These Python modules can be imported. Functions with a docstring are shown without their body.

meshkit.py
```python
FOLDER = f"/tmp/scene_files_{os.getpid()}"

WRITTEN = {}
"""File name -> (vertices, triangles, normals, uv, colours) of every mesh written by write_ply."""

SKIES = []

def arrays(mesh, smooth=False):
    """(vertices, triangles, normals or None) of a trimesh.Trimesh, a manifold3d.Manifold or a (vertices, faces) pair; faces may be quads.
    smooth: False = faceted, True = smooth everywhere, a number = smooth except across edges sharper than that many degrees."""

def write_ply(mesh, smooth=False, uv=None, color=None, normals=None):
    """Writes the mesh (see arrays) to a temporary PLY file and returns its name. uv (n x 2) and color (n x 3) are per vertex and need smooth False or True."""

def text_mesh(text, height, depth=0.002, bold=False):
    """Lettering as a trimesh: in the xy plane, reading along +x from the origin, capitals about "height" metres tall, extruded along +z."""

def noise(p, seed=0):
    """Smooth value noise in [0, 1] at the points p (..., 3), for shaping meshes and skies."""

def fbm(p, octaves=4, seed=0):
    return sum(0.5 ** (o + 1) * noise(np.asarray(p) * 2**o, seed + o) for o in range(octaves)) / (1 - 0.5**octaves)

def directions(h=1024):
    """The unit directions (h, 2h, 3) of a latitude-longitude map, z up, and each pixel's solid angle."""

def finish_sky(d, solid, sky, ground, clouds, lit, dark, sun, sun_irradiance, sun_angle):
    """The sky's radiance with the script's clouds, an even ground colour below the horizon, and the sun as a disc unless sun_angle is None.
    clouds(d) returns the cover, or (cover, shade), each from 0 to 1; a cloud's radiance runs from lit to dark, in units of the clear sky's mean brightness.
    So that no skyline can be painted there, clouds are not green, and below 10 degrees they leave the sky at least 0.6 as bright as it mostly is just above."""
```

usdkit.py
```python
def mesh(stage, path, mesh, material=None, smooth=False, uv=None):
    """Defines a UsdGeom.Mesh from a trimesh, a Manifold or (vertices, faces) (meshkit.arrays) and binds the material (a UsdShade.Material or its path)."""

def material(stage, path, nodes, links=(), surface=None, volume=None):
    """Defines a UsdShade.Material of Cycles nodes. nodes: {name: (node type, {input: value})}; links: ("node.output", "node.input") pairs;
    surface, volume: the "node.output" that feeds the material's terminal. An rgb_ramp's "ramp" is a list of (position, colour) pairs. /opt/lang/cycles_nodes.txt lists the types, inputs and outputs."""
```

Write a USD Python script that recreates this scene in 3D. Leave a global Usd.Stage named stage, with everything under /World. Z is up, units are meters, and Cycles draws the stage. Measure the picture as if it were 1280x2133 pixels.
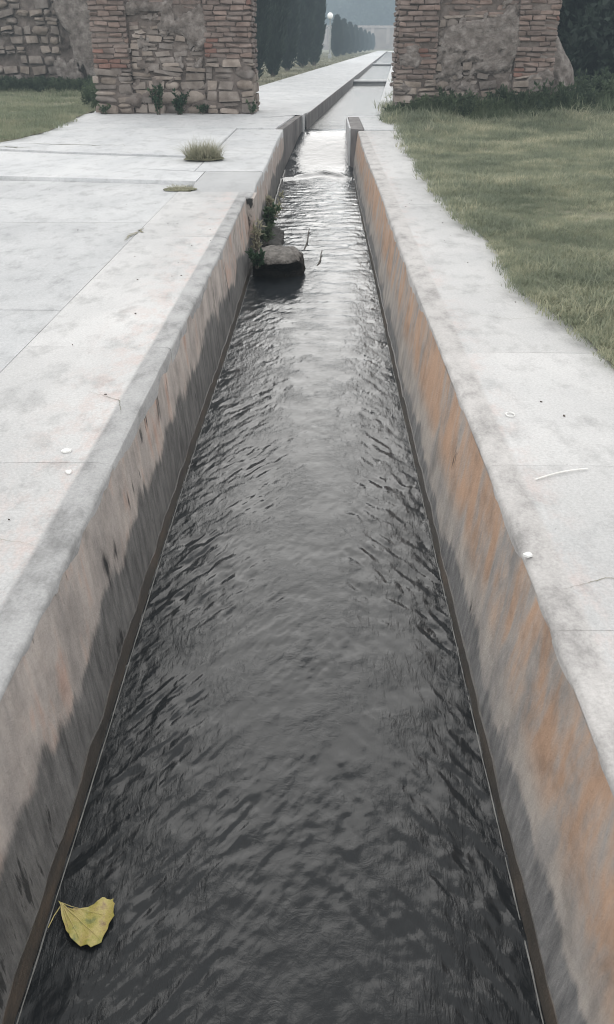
import math, random
import numpy as np, trimesh, manifold3d as m3
import usdkit, meshkit
from pxr import Usd, UsdGeom, UsdLux, UsdShade, Gf, Sdf, Vt

stage = Usd.Stage.CreateInMemory()
UsdGeom.SetStageUpAxis(stage, 'Z'); UsdGeom.SetStageMetersPerUnit(stage, 1.0)
UsdGeom.Xform.Define(stage, '/World'); UsdGeom.Scope.Define(stage, '/World/Looks')
rng = np.random.default_rng(7); random.seed(7)

# ------------------------------------------------------------------ camera
EYE, PITCH, YAW = 1.3, 29.26, 1.085
cam = UsdGeom.Camera.Define(stage, '/World/camera')
cam.AddTranslateOp().Set((0, 0, EYE)); cam.AddRotateXYZOp().Set((90 - PITCH, 0, YAW))
cam.CreateHorizontalApertureAttr(36.0); cam.CreateVerticalApertureAttr(36.0 * 1024 / 614)
cam.CreateFocalLengthAttr(36.0 * 1750 / 1280); cam.CreateClippingRangeAttr((0.05, 5000))
cam.CreateExposureAttr(1.36)

# ------------------------------------------------------------------ sky and sun (overcast, low contrast)
SUN_EL, SUN_DIR = math.radians(33), (-0.18, 1.0)
SUN_ROT = math.atan2(SUN_DIR[0], SUN_DIR[1])
skym = usdkit.material(stage, '/World/Looks/sky_material', {
    'tc': ('texture_coordinate', {}), 'mp': ('mapping', {'scale': (1, 1, 2.2)}),
    'sky': ('sky_texture', {'sky_type': 'single_scattering', 'sun_disc': False, 'sun_elevation': SUN_EL, 'sun_rotation': SUN_ROT, 'aerosol_density': 2.0}),
    'desat': ('hsv', {'saturation': 0.22, 'value': 1.0}),
    'n': ('noise_texture', {'scale': 2.2, 'detail': 6, 'roughness': 0.55}),
    'r': ('rgb_ramp', {'ramp': [(0.30, (0.74,) * 3), (0.62, (.97,) * 3)]}),
    'mix': ('mix', {'color2': (5.8, 5.74, 5.64)}),
    'bg': ('background_shader', {'strength': 0.1})},
    [('tc.generated', 'mp.vector'), ('mp.vector', 'n.vector'), ('n.fac', 'r.fac'), ('sky.color', 'desat.color'), ('r.color', 'mix.fac'),
     ('desat.color', 'mix.color1'), ('mix.color', 'bg.color')], surface='bg.background')
dome = UsdLux.DomeLight.Define(stage, '/World/sky')
UsdShade.MaterialBindingAPI.Apply(dome.GetPrim()).Bind(skym)
dome.GetPrim().SetCustomDataByKey('kind', 'structure'); dome.GetPrim().SetCustomDataByKey('label', 'pale overcast evening sky'); dome.GetPrim().SetCustomDataByKey('category', 'sky')
sun = UsdLux.DistantLight.Define(stage, '/World/sun')
sun.CreateNormalizeAttr(True); sun.CreateIntensityAttr(0.13); sun.CreateAngleAttr(48.0); sun.CreateColorAttr((1.0, 0.97, 0.93))
sd = Gf.Vec3d(SUN_DIR[0] * math.cos(SUN_EL) / math.hypot(*SUN_DIR), SUN_DIR[1] * math.cos(SUN_EL) / math.hypot(*SUN_DIR), math.sin(SUN_EL))
sun.AddTransformOp().Set(Gf.Matrix4d().SetRotate(Gf.Rotation(Gf.Vec3d(0, 0, 1), sd)))

# ------------------------------------------------------------------ helpers
used = {}
def numbered(path):
    n = used.get(path, -1) + 1; used[path] = n
    return path if n == 0 else f'{path}_{n:03d}'
def ppath(p): return '/World' if p is None else str((p.GetPrim() if hasattr(p, 'GetPrim') else p).GetPath())
def obj(name, mesh, mat, parent=None, smooth=30):
    return usdkit.mesh(stage, numbered(ppath(parent) + '/' + name), mesh, mat, smooth=smooth).GetPrim()
def tag(p, label=None, cat=None, group=None, kind=None):
    p = p.GetPrim() if hasattr(p, 'GetPrim') else p
    for k, v in (('label', label), ('category', cat), ('group', group), ('kind', kind)):
        if v: p.SetCustomDataByKey(k, v)
    return p
def thing(name, label, cat, loc=(0, 0, 0), rz=0, scale=(1, 1, 1), group=None, kind=None):
    x = UsdGeom.Xform.Define(stage, numbered('/World/' + name))
    x.AddTranslateOp().Set(Gf.Vec3d(*map(float, loc))); x.AddRotateZOp().Set(float(rz)); x.AddScaleOp().Set(Gf.Vec3f(*map(float, scale)))
    return tag(x, label, cat, group, kind)
def dup(root, name, label, cat, loc, rz=0, scale=(1, 1, 1), group=None):
    p = thing(name, label, cat, loc, rz, scale, group)
    p.GetReferences().AddInternalReference(root.GetPath()); p.SetInstanceable(True)
    return p
def cat_(*ms):
    vs, fs, o = [], [], 0
    for v, f in ms:
        vs.append(np.asarray(v, float)); fs.append(np.asarray(f) + o); o += len(v)
    return np.concatenate(vs), np.concatenate(fs)
def grid(P):
    """P (n, m, 3) -> triangles facing the side from which rows run up and columns run right"""
    n, m = P.shape[:2]; i = np.arange(n * m).reshape(n, m)
    a, b, c, d = i[:-1, :-1].ravel(), i[:-1, 1:].ravel(), i[1:, 1:].ravel(), i[1:, :-1].ravel()
    return P.reshape(-1, 3), np.concatenate([np.stack([a, b, c], 1), np.stack([a, c, d], 1)])
def box(x0, x1, y0, y1, z0, z1):
    m = trimesh.creation.box(extents=(x1 - x0, y1 - y0, z1 - z0)); m.apply_translation(((x0 + x1) / 2, (y0 + y1) / 2, (z0 + z1) / 2))
    return m.vertices.copy(), m.faces.copy()
def prism(poly, z0, z1):
    """poly: counter-clockwise [(x, y)], z1 a number or one per corner; convex or star shaped about its mean"""
    p = np.array(poly, float); n = len(p); z1 = np.broadcast_to(z1, n)
    b = np.c_[p, np.full(n, z0)]; t = np.c_[p, z1]; cb = b.mean(0); ct = t.mean(0)
    v = np.concatenate([b, t, [cb, ct]]); f = []
    for i in range(n):
        j = (i + 1) % n
        f += [(i, j, n + j), (i, n + j, n + i), (n + i, n + j, 2 * n + 1), (j, i, 2 * n)]
    return v, np.array(f)
def tube(pts, radii, k=6):
    pts = np.array(pts, float); radii = np.broadcast_to(radii, len(pts)); vs = []
    for i, p in enumerate(pts):
        t = pts[min(i + 1, len(pts) - 1)] - pts[max(i - 1, 0)]; t /= np.linalg.norm(t)
        a = np.cross(t, (1, 0, 0) if abs(t[0]) < .8 else (0, 1, 0)); a /= np.linalg.norm(a); b = np.cross(t, a)
        th = np.arange(k) * 2 * math.pi / k
        vs.append(p + radii[i] * (np.cos(th)[:, None] * a + np.sin(th)[:, None] * b))
    v = np.concatenate(vs + [[pts[0]], [pts[-1]]]); f = []; n = len(pts)
    for i in range(n - 1):
        for j in range(k):
            q = (j + 1) % k
            f += [(i * k + j, i * k + q, (i + 1) * k + q), (i * k + j, (i + 1) * k + q, (i + 1) * k + j)]
    for j in range(k):
        q = (j + 1) % k; f += [(n * k, q, j), (n * k + 1, (n - 1) * k + j, (n - 1) * k + q)]
    return v, np.array(f)
def lathe(prof, k=20):
    prof = np.array(prof, float); th = np.linspace(0, 2 * math.pi, k, endpoint=False)
    P = np.stack([np.stack([r * np.cos(th), r * np.sin(th), np.full(k, z)], 1) for r, z in prof])
    n = len(prof); f = []
    for i in range(n - 1):
        for j in range(k):
            q = (j + 1) % k; f += [(i * k + j, i * k + q, (i + 1) * k + q), (i * k + j, (i + 1) * k + q, (i + 1) * k + j)]
    return P.reshape(-1, 3), np.array(f)
CH = np.array([(sx, sy, sz) for sx in (-1, 1) for sy in (-1, 1) for sz in (-1, 1)], float)
_hull = None
def block(w, d, h, ch=.008, jit=.006, r=None):
    """a chamfered, slightly uneven block centred on the origin"""
    r = r or rng
    pts = []
    for s in CH:
        c = s * np.array((w, d, h)) / 2 + r.normal(0, jit, 3)
        for k in range(3):
            q = c.copy(); e = [i for i in range(3) if i != k]
            for i in e: q[i] -= s[i] * ch
            pts.append(q)
    m = trimesh.convex.convex_hull(np.array(pts))
    return m.vertices.copy(), m.faces.copy()
def rounded(w, d, h, jit=.09, r=None, sub=2):
    r = r or rng
    m = trimesh.creation.icosphere(subdivisions=sub, radius=1.0); v = m.vertices.copy()
    p = 2.6
    v = v / (np.abs(v) ** p).sum(1, keepdims=True) ** (1 / p)
    o = r.uniform(0, 99, 3); k = meshkit.fbm(v * 1.6 + o, 3) - .5
    v = v * (1 + jit * 4 * k[:, None])
    return v * np.array((w, d, h)) / 2, m.faces.copy()
def stone(w, d, h, jit=.09, r=None, sub=2):
    """an angular quarry stone: the hull of uneven points on a squared-off lump"""
    r = r or rng; n = 26
    q = r.normal(0, 1, (n, 3)); p = 5.0; q = q / (np.abs(q) ** p).sum(1, keepdims=True) ** (1 / p)
    q *= (1 - jit * 1.6 * r.uniform(0, 1, (n, 1)))
    c = CH * (1 - r.uniform(.02, .22 + jit, (8, 3)))
    m = trimesh.convex.convex_hull(np.concatenate([q, c]))
    return m.vertices * np.array((w, d, h)) / 2, m.faces.copy()
def rotz(v, a):
    c, s = math.cos(a), math.sin(a); return v @ np.array([[c, s, 0], [-s, c, 0], [0, 0, 1]])
def roty(v, a):
    c, s = math.cos(a), math.sin(a); return v @ np.array([[c, 0, -s], [0, 1, 0], [s, 0, c]])
def moved(m, t, ay=0, az=0):
    return rotz(roty(np.asarray(m[0]), ay), az) + np.array(t), m[1]
def ss(a, b, x):
    t = np.clip((x - a) / (b - a), 0, 1); return t * t * (3 - 2 * t)

# ------------------------------------------------------------------ materials
def MAT(name, nodes, links, surface='p.BSDF', volume=None):
    return usdkit.material(stage, '/World/Looks/' + name, nodes, links, surface=surface, volume=volume)
def rough(name, stops, scale=(4, 4, 4), detail=6, rgh=.9, bscale=40, bdist=.004, bstr=.6, rnd=None, spec=.3, coord='geo.position', dist=0.0):
    """noise through a ramp, a finer noise as relief, and optionally one tone per object"""
    nd = {'geo': ('geometry', {}), 'tc': ('texture_coordinate', {}), 'mp': ('mapping', {'scale': scale}), 'n': ('noise_texture', {'scale': 1.0, 'detail': detail, 'roughness': .6, 'distortion': dist}),
          'r': ('rgb_ramp', {'ramp': stops}), 'b': ('noise_texture', {'scale': bscale, 'detail': 5, 'roughness': .65}),
          'bump': ('bump', {'distance': bdist, 'strength': bstr}), 'p': ('principled_bsdf', {'roughness': rgh, 'specular_ior_level': spec})}
    ln = [(coord, 'mp.vector'), (coord, 'b.vector'), ('mp.vector', 'n.vector'), ('n.fac', 'r.fac'), ('b.fac', 'bump.height'), ('bump.normal', 'p.normal')]
    if rnd:
        nd['oi'] = ('object_info', {}); nd['rr'] = ('rgb_ramp', {'ramp': rnd}); nd['mm'] = ('mix', {'mix_type': 'multiply', 'fac': 1.0})
        ln += [('oi.random', 'rr.fac'), ('r.color', 'mm.color1'), ('rr.color', 'mm.color2'), ('mm.color', 'p.base_color')]
    else: ln.append(('r.color', 'p.base_color'))
    return MAT(name, nd, ln)
g3 = lambda v: (v, v, v)

def concrete(name, lo, hi, flake_x=None, strip=None, sgn=1, stain=.8, stripcol=(.36, .36, .36), flake=(.54, .475, .455)):
    """weathered whitewashed cement: broad tone, stains, speckle; a smoother strip along the edge and pink flakes beside it (real wear with its own shape)"""
    nd = {'geo': ('geometry', {}), 'sx': ('separate_xyz', {}),
          'mp': ('mapping', {'scale': (1.0, .55, 1)}),
          'n1': ('noise_texture', {'scale': 1.5, 'detail': 5, 'roughness': .6}), 'r1': ('rgb_ramp', {'ramp': [(.35, lo), (.65, hi)]}),
          'n2': ('noise_texture', {'scale': 7.0, 'detail': 8, 'roughness': .7}), 'r2': ('rgb_ramp', {'ramp': [(.33, g3(stain)), (.5, g3(1))]}),
          'n3': ('noise_texture', {'scale': 90.0, 'detail': 4, 'roughness': .7}), 'r3': ('rgb_ramp', {'ramp': [(.3, g3(.82)), (.7, g3(1.08))]}),
          'n4': ('noise_texture', {'scale': 24.0, 'detail': 6, 'roughness': .75}), 'r4': ('rgb_ramp', {'ramp': [(.26, g3(.62)), (.36, g3(1))]}),
          'm2': ('mix', {'mix_type': 'multiply', 'fac': 1.0}), 'm3': ('mix', {'mix_type': 'multiply', 'fac': 1.0}), 'm4': ('mix', {'mix_type': 'multiply', 'fac': 1.0}), 'oi': ('object_info', {}), 'orr': ('rgb_ramp', {'ramp': [(0, g3(.90)), (1, g3(1.02))]}), 'm5': ('mix', {'mix_type': 'multiply', 'fac': 1.0}),
          'bb': ('math', {'math_type': 'add'}), 'bump': ('bump', {'distance': .004, 'strength': .55}), 'p': ('principled_bsdf', {'roughness': .88, 'specular_ior_level': .25})}
    ln = [('geo.position', 'sx.vector'), ('geo.position', 'mp.vector'), ('mp.vector', 'n1.vector'), ('mp.vector', 'n2.vector'), ('geo.position', 'n3.vector'), ('mp.vector', 'n4.vector'),
          ('n1.fac', 'r1.fac'), ('n2.fac', 'r2.fac'), ('n3.fac', 'r3.fac'), ('n4.fac', 'r4.fac'), ('n3.fac', 'bb.value1'), ('n4.fac', 'bb.value2'), ('bb.value', 'bump.height'), ('bump.normal', 'p.normal')]
    last = 'r1.color'
    if flake_x:
        nd.update({'fx': ('map_range', {'range_type': 'smoothstep', 'from_min': flake_x[0], 'from_max': flake_x[1], 'to_min': 0, 'to_max': 1, 'clamp': True}),
                   'fn': ('noise_texture', {'scale': 9.0, 'detail': 9, 'roughness': .78}), 'fr': ('map_range', {'from_min': .47, 'from_max': .60, 'clamp': True}),
                   'fm': ('math', {'math_type': 'multiply'}), 'fc': ('mix', {'color2': flake})})
        ln += [('sx.x', 'fx.value'), ('mp.vector', 'fn.vector'), ('fn.fac', 'fr.value'), ('fx.result', 'fm.value1'), ('fr.result', 'fm.value2'), ('fm.value', 'fc.fac'), (last, 'fc.color1')]
        last = 'fc.color'
    if strip:
        nd.update({'wob': ('math', {'math_type': 'multiply_add', 'value2': .03 * sgn}), 'st': ('map_range', {'range_type': 'smoothstep', 'from_min': strip[0], 'from_max': strip[1], 'clamp': True}),
                   'sn': ('rgb_ramp', {'ramp': [(.35, tuple(.82 * c for c in stripcol)), (.6, tuple(1.12 * c for c in stripcol))]}), 'sc': ('mix', {})})
        ln += [('n2.fac', 'wob.value1'), ('sx.x', 'wob.value3'), ('wob.value', 'st.value'), ('n2.fac', 'sn.fac'), ('st.result', 'sc.fac'), (last, 'sc.color1'), ('sn.color', 'sc.color2')]
        last = 'sc.color'
    ln += [(last, 'm2.color1'), ('r2.color', 'm2.color2'), ('m2.color', 'm3.color1'), ('r3.color', 'm3.color2'), ('m3.color', 'm4.color1'), ('r4.color', 'm4.color2'), ('oi.random', 'orr.fac'), ('m4.color', 'm5.color1'), ('orr.color', 'm5.color2'), ('m5.color', 'p.base_color')]
    return MAT(name, nd, ln)
M = {}
M['coping_left'] = concrete('coping_left_cement', (.46, .46, .46), (.58, .575, .57), (-1.25, -.80), (-.835, -.815), 1, .74)
M['coping_right'] = concrete('coping_right_cement', (.48, .48, .48), (.57, .565, .56), (.85, .62), (.685, .660), -1, .78, (.46, .445, .435))
M['slab'] = concrete('slab_cement', (.435, .442, .45), (.525, .53, .535), stain=.76)
M['slab_far'] = concrete('far_slab_cement', (.50, .51, .52), (.58, .585, .59), stain=.8)
M['patch'] = concrete('patch_cement', (.40, .405, .41), (.46, .465, .47), stain=.9)

def wallmat(name, base_lo, base_hi, accent, acc_lo, acc_hi, zsplit, dark_lo, dark_hi, acc_z, kth=.39, marks=()):
    """cement render with rain streaks, a rust/ochre wash in the upper part and the grey tide mark of the water below"""
    nd = {'geo': ('geometry', {}), 'sx': ('separate_xyz', {}), 'mp': ('mapping', {'scale': (3, 7, 2.2)}), 'mq': ('mapping', {'scale': (1, 2.0, 1.8)}), 'mf': ('mapping', {'scale': (8, 24, 4)}),
          's': ('noise_texture', {'scale': 1, 'detail': 6, 'roughness': .62, 'distortion': .3}), 'f': ('noise_texture', {'scale': 1, 'detail': 5, 'roughness': .7}), 'q': ('noise_texture', {'scale': 1, 'detail': 4, 'roughness': .6}),
          'rb': ('rgb_ramp', {'ramp': [(.32, base_lo), (.62, base_hi)]}),
          'rd': ('rgb_ramp', {'ramp': [(.3, dark_lo), (.68, dark_hi)]}),
          'aq': ('math', {'math_type': 'multiply_add', 'value2': .55}), 'af': ('map_range', {'range_type': 'smoothstep', 'from_min': acc_lo, 'from_max': acc_hi, 'clamp': True}),
          'az': ('map_range', {'range_type': 'smoothstep', 'from_min': acc_z[0], 'from_max': acc_z[1], 'clamp': True}), 'am': ('math', {'math_type': 'multiply'}),
          'ac': ('mix', {'color2': accent}),
          'zt': ('math', {'math_type': 'multiply_add', 'value2': .42}), 'zs': ('math', {'math_type': 'multiply_add', 'value2': .10}),
          'zf': ('map_range', {'range_type': 'smoothstep', 'from_min': zsplit + .03, 'from_max': zsplit - .03, 'clamp': True}), 'dc': ('mix', {}),
          'fr': ('rgb_ramp', {'ramp': [(.28, g3(.88)), (.55, g3(1.0)), (.75, g3(1.04))]}), 'fm': ('mix', {'mix_type': 'multiply', 'fac': 1.0}),
          'bl': ('noise_texture', {'scale': 6.5, 'detail': 7, 'roughness': .68}), 'blr': ('rgb_ramp', {'ramp': [(.32, g3(.70)), (.52, g3(1.0)), (.72, g3(1.12))]}), 'blm': ('mix', {'mix_type': 'multiply', 'fac': 1.0}), 'kn': ('noise_texture', {'scale': 3.4, 'detail': 3}), 'km': ('math', {'math_type': 'multiply'}), 'kr': ('map_range', {'from_min': kth, 'from_max': kth + .05, 'clamp': True}), 'kc': ('mix', {'color2': (.035, .035, .035)}),
          'gr': ('noise_texture', {'scale': 70, 'detail': 7, 'roughness': .75}), 'bump': ('bump', {'distance': .006, 'strength': .8}), 'p': ('principled_bsdf', {'roughness': .8, 'specular_ior_level': .3})}
    ln = [('geo.position', 'sx.vector'), ('geo.position', 'mp.vector'), ('geo.position', 'mq.vector'), ('geo.position', 'mf.vector'), ('mp.vector', 's.vector'), ('mq.vector', 'q.vector'), ('mf.vector', 'f.vector'),
          ('s.fac', 'rb.fac'), ('f.fac', 'rd.fac'), ('q.fac', 'aq.value1'), ('s.fac', 'aq.value3'), ('aq.value', 'af.value'), ('sx.z', 'az.value'), ('af.result', 'am.value1'), ('az.result', 'am.value2'),
          ('am.value', 'ac.fac'), ('rb.color', 'ac.color1'), ('q.fac', 'zt.value1'), ('sx.z', 'zt.value3'), ('f.fac', 'zs.value1'), ('zt.value', 'zs.value3'), ('zs.value', 'zf.value'),
          ('zf.result', 'dc.fac'), ('ac.color', 'dc.color1'), ('rd.color', 'dc.color2'), ('f.fac', 'fr.fac'), ('dc.color', 'fm.color1'), ('fr.color', 'fm.color2'),
          ('geo.position', 'kn.vector'), ('kn.fac', 'km.value1'), ('f.fac', 'km.value2'), ('km.value', 'kr.value'), ('kr.result', 'kc.fac'), ('fm.color', 'kc.color1'),
          ('kc.color', 'blm.color1'), ('geo.position', 'bl.vector'), ('bl.fac', 'blr.fac'), ('blr.color', 'blm.color2'), ('blm.color', 'p.base_color'), ('geo.position', 'gr.vector'), ('gr.fac', 'bump.height'), ('bump.normal', 'p.normal')]
    last = 'kc.color'; ln.remove(('kc.color', 'blm.color1'))
    for i, (cy_, cz_, sy_, sz_) in enumerate(marks):
        a, b = f'va{i}', f'vb{i}'
        nd.update({a: ('mapping', {'location': (0, -cy_ / sy_, -cz_ / sz_), 'scale': (0, 1 / sy_, 1 / sz_)}), b: ('vector_math', {'math_type': 'length'}),
                   f'n{i}m': ('math', {'math_type': 'multiply_add', 'value2': -3.2, 'value3': 2.35}), f'n{i}s': ('math', {'math_type': 'subtract'}), f'n{i}c': ('map_range', {'from_min': .0, 'from_max': .75, 'clamp': True}), f'n{i}x': ('mix', {'color2': (.03, .03, .031)})})
        ln += [('geo.position', a + '.vector'), (a + '.vector', b + '.vector1'), ('f.fac', f'n{i}m.value1'), (f'n{i}m.value', f'n{i}s.value1'), (b + '.value', f'n{i}s.value2'), (f'n{i}s.value', f'n{i}c.value'), (f'n{i}c.result', f'n{i}x.fac'), (last, f'n{i}x.color1')]
        last = f'n{i}x.color'
    ln.append((last, 'blm.color1'))
    return MAT(name, nd, ln)
MARKS = [(2.36, -.235, .07, .075), (2.48, -.255, .03, .05), (2.77, -.215, .022, .06), (2.86, -.20, .02, .05), (3.5, -.13, .05, .12), (3.75, -.12, .03, .10)]
M['wall_left'] = wallmat('wall_left_render', (.29, .265, .25), (.44, .392, .36), (.42, .30, .25), .80, .96, -.05, (.075, .074, .074), (.19, .185, .18), (-.5, -.2), .345, MARKS)
M['wall_right'] = wallmat('wall_right_render', (.28, .265, .255), (.43, .388, .352), (.43, .285, .20), .62, .88, -.24, (.12, .12, .125), (.26, .255, .25), (-.42, -.25))
M['algae'] = rough('wet_algae_band', [(.3, (.016, .015, .014)), (.55, (.036, .031, .026)), (.75, (.075, .056, .042))], (10, 5, 16), rgh=.45, bscale=90, spec=.5)
M['scum'] = rough('pale_scum', [(.3, (.10, .10, .095)), (.7, (.26, .26, .25))], (20, 30, 20), rgh=.5, bscale=200, bdist=.001)
M['pier'] = rough('dark_pier_cement', [(.25, (.07, .065, .065)), (.5, (.16, .15, .148)), (.75, (.25, .235, .23))], (5, 3, 1.4), rgh=.85)
M['brick'] = rough('brick_clay', [(.3, (.105, .080, .070)), (.5, (.168, .132, .116)), (.72, (.24, .20, .182))], (4, 4, 6), rnd=[(0, (.84, .84, .85)), (.55, (1, 1, 1)), (.9, (1.08, 1.01, .98)), (1, (1.16, 1.1, 1.08))], bscale=60, bdist=.008)
M['brick_red'] = rough('brick_red_clay', [(.3, (.15, .085, .070)), (.7, (.225, .135, .112))], (7, 7, 7), rnd=[(0, g3(.8)), (1, g3(1.1))], bscale=60, bdist=.008)
M['stone'] = rough('rubble_stone', [(.3, (.12, .102, .09)), (.5, (.195, .170, .153)), (.72, (.285, .258, .24))], (4, 4, 4), rnd=[(0, (.74, .74, .75)), (.5, (.95, .93, .91)), (.8, (1.08, 1.03, .97)), (1, (1.28, 1.25, 1.22))], bscale=25, bdist=.014)
M['mortar'] = rough('old_mortar', [(.3, (.072, .058, .051)), (.5, (.13, .109, .098)), (.7, (.195, .170, .155))], (3, 3, 3), bscale=18, bdist=.03, bstr=.8)
M['plaster'] = rough('weathered_plaster', [(.3, (.095, .079, .070)), (.5, (.168, .147, .134)), (.66, (.255, .230, .214))], (7, 7, 7), bscale=22, bdist=.05, bstr=.9)
M['rock'] = MAT('wet_rock', {'geo': ('geometry', {}), 'sx': ('separate_xyz', {}), 'n': ('noise_texture', {'scale': 16, 'detail': 7, 'roughness': .65}), 'r': ('rgb_ramp', {'ramp': [(.3, (.055, .05, .045)), (.5, (.115, .105, .096)), (.7, (.20, .187, .172))]}),
    'w': ('math', {'math_type': 'multiply_add', 'value2': .10}), 'wz': ('map_range', {'range_type': 'smoothstep', 'from_min': -.37, 'from_max': -.41, 'clamp': True}), 'c': ('mix', {'color2': (.016, .014, .012)}),
    'b': ('noise_texture', {'scale': 60, 'detail': 5}), 'bump': ('bump', {'distance': .012, 'strength': .8}), 'p': ('principled_bsdf', {'roughness': .7, 'specular_ior_level': .3})},
    [('geo.position', 'n.vector'), ('geo.position', 'sx.vector'), ('n.fac', 'r.fac'), ('n.fac', 'w.value1'), ('sx.z', 'w.value3'), ('w.value', 'wz.value'), ('wz.result', 'c.fac'), ('r.color', 'c.color1'), ('c.color', 'p.base_color'), ('geo.position', 'b.vector'), ('b.fac', 'bump.height'), ('bump.normal', 'p.normal')])
M['soil'] = rough('turf_soil', [(.3, (.11, .115, .08)), (.5, (.19, .185, .125)), (.7, (.28, .255, .18))], (1.3, 1.3, 1.3), bscale=30, bdist=.03)
def leafmat(name, stops, scale=1.2, trans=.25, rnd=None, rgh=.6):
    nd = {'geo': ('geometry', {}), 'n': ('noise_texture', {'scale': scale, 'detail': 5, 'roughness': .65}), 'oi': ('object_info', {}), 'ri': ('math', {'math_type': 'multiply_add', 'value2': .22, 'value3': -.11}),
          'isl': ('math', {'math_type': 'multiply_add', 'value2': .30, 'value3': -.15}), 'a': ('math', {'math_type': 'add'}), 'a2': ('math', {'math_type': 'add'}),
          'r': ('rgb_ramp', {'ramp': stops}), 'p': ('principled_bsdf', {'roughness': rgh, 'specular_ior_level': .25}), 't': ('translucent_bsdf', {}), 'm': ('mix_closure', {'fac': trans})}
    ln = [('geo.position', 'n.vector'), ('oi.random', 'ri.value1'), ('geo.random_per_island', 'isl.value1'), ('n.fac', 'a.value1'), ('ri.value', 'a.value2'), ('a.value', 'a2.value1'), ('isl.value', 'a2.value2'), ('a2.value', 'r.fac'),
          ('r.color', 'p.base_color'), ('r.color', 't.color'), ('p.BSDF', 'm.closure1'), ('t.BSDF', 'm.closure2')]
    return MAT(name, nd, ln, 'm.closure')
M['grass'] = leafmat('lawn_blades', [(.20, (.15, .175, .125)), (.38, (.25, .27, .19)), (.48, (.36, .36, .255)), (.60, (.47, .445, .33)), (.85, (.56, .52, .42))], .95, .5)
M['grass_dry'] = leafmat('dry_verge_blades', [(.25, (.13, .135, .085)), (.5, (.22, .205, .14)), (.75, (.30, .27, .20))], .5)
M['grass_left'] = leafmat('shaded_lawn_blades', [(.22, (.14, .17, .11)), (.45, (.25, .265, .18)), (.60, (.33, .31, .22)), (.8, (.44, .40, .31))], .8, .5)
M['weed'] = leafmat('weed_leaves', [(.25, (.030, .058, .036)), (.5, (.065, .105, .055)), (.75, (.15, .18, .07))], 5, .4)
M['weed_dark'] = leafmat('dark_weed_leaves', [(.25, (.045, .064, .043)), (.5, (.092, .122, .072)), (.75, (.17, .195, .115))], 1.5, .4)
M['under'] = leafmat('tall_grass_blades', [(.2, (.07, .095, .06)), (.45, (.14, .17, .105)), (.7, (.25, .26, .165))], 1.2, .45)
M['tuft'] = leafmat('tuft_blades', [(.2, (.25, .25, .18)), (.5, (.39, .37, .28)), (.8, (.52, .48, .39))], 6, .5)
M['cypress'] = leafmat('cypress_sprays', [(.25, (.016, .026, .019)), (.5, (.034, .052, .036)), (.75, (.068, .090, .058))], 1.5, .2)
M['tree'] = leafmat('wood_leaves', [(.25, (.024, .038, .024)), (.5, (.045, .068, .038)), (.75, (.085, .11, .06))], .4)
M['bark'] = rough('bark', [(.3, (.05, .042, .035)), (.7, (.13, .11, .09))], (12, 12, 2), bscale=40, bdist=.01)
M['lamp_post'] = rough('lamp_post_paint', [(.3, (.22, .23, .22)), (.7, (.29, .30, .29))], (4, 4, 4), rgh=.5)
M['globe'] = MAT('opal_globe', {'p': ('principled_bsdf', {'base_color': (.85, .85, .84), 'roughness': .25})}, [])
M['chip'] = rough('pale_chip', [(.3, (.62, .62, .60)), (.7, (.76, .76, .74))], (30, 30, 30), bscale=300, bdist=.001)
M['straw'] = rough('straw', [(.3, (.68, .67, .64)), (.7, (.78, .77, .74))], (30, 30, 30), bscale=300, bdist=.001)
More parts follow.
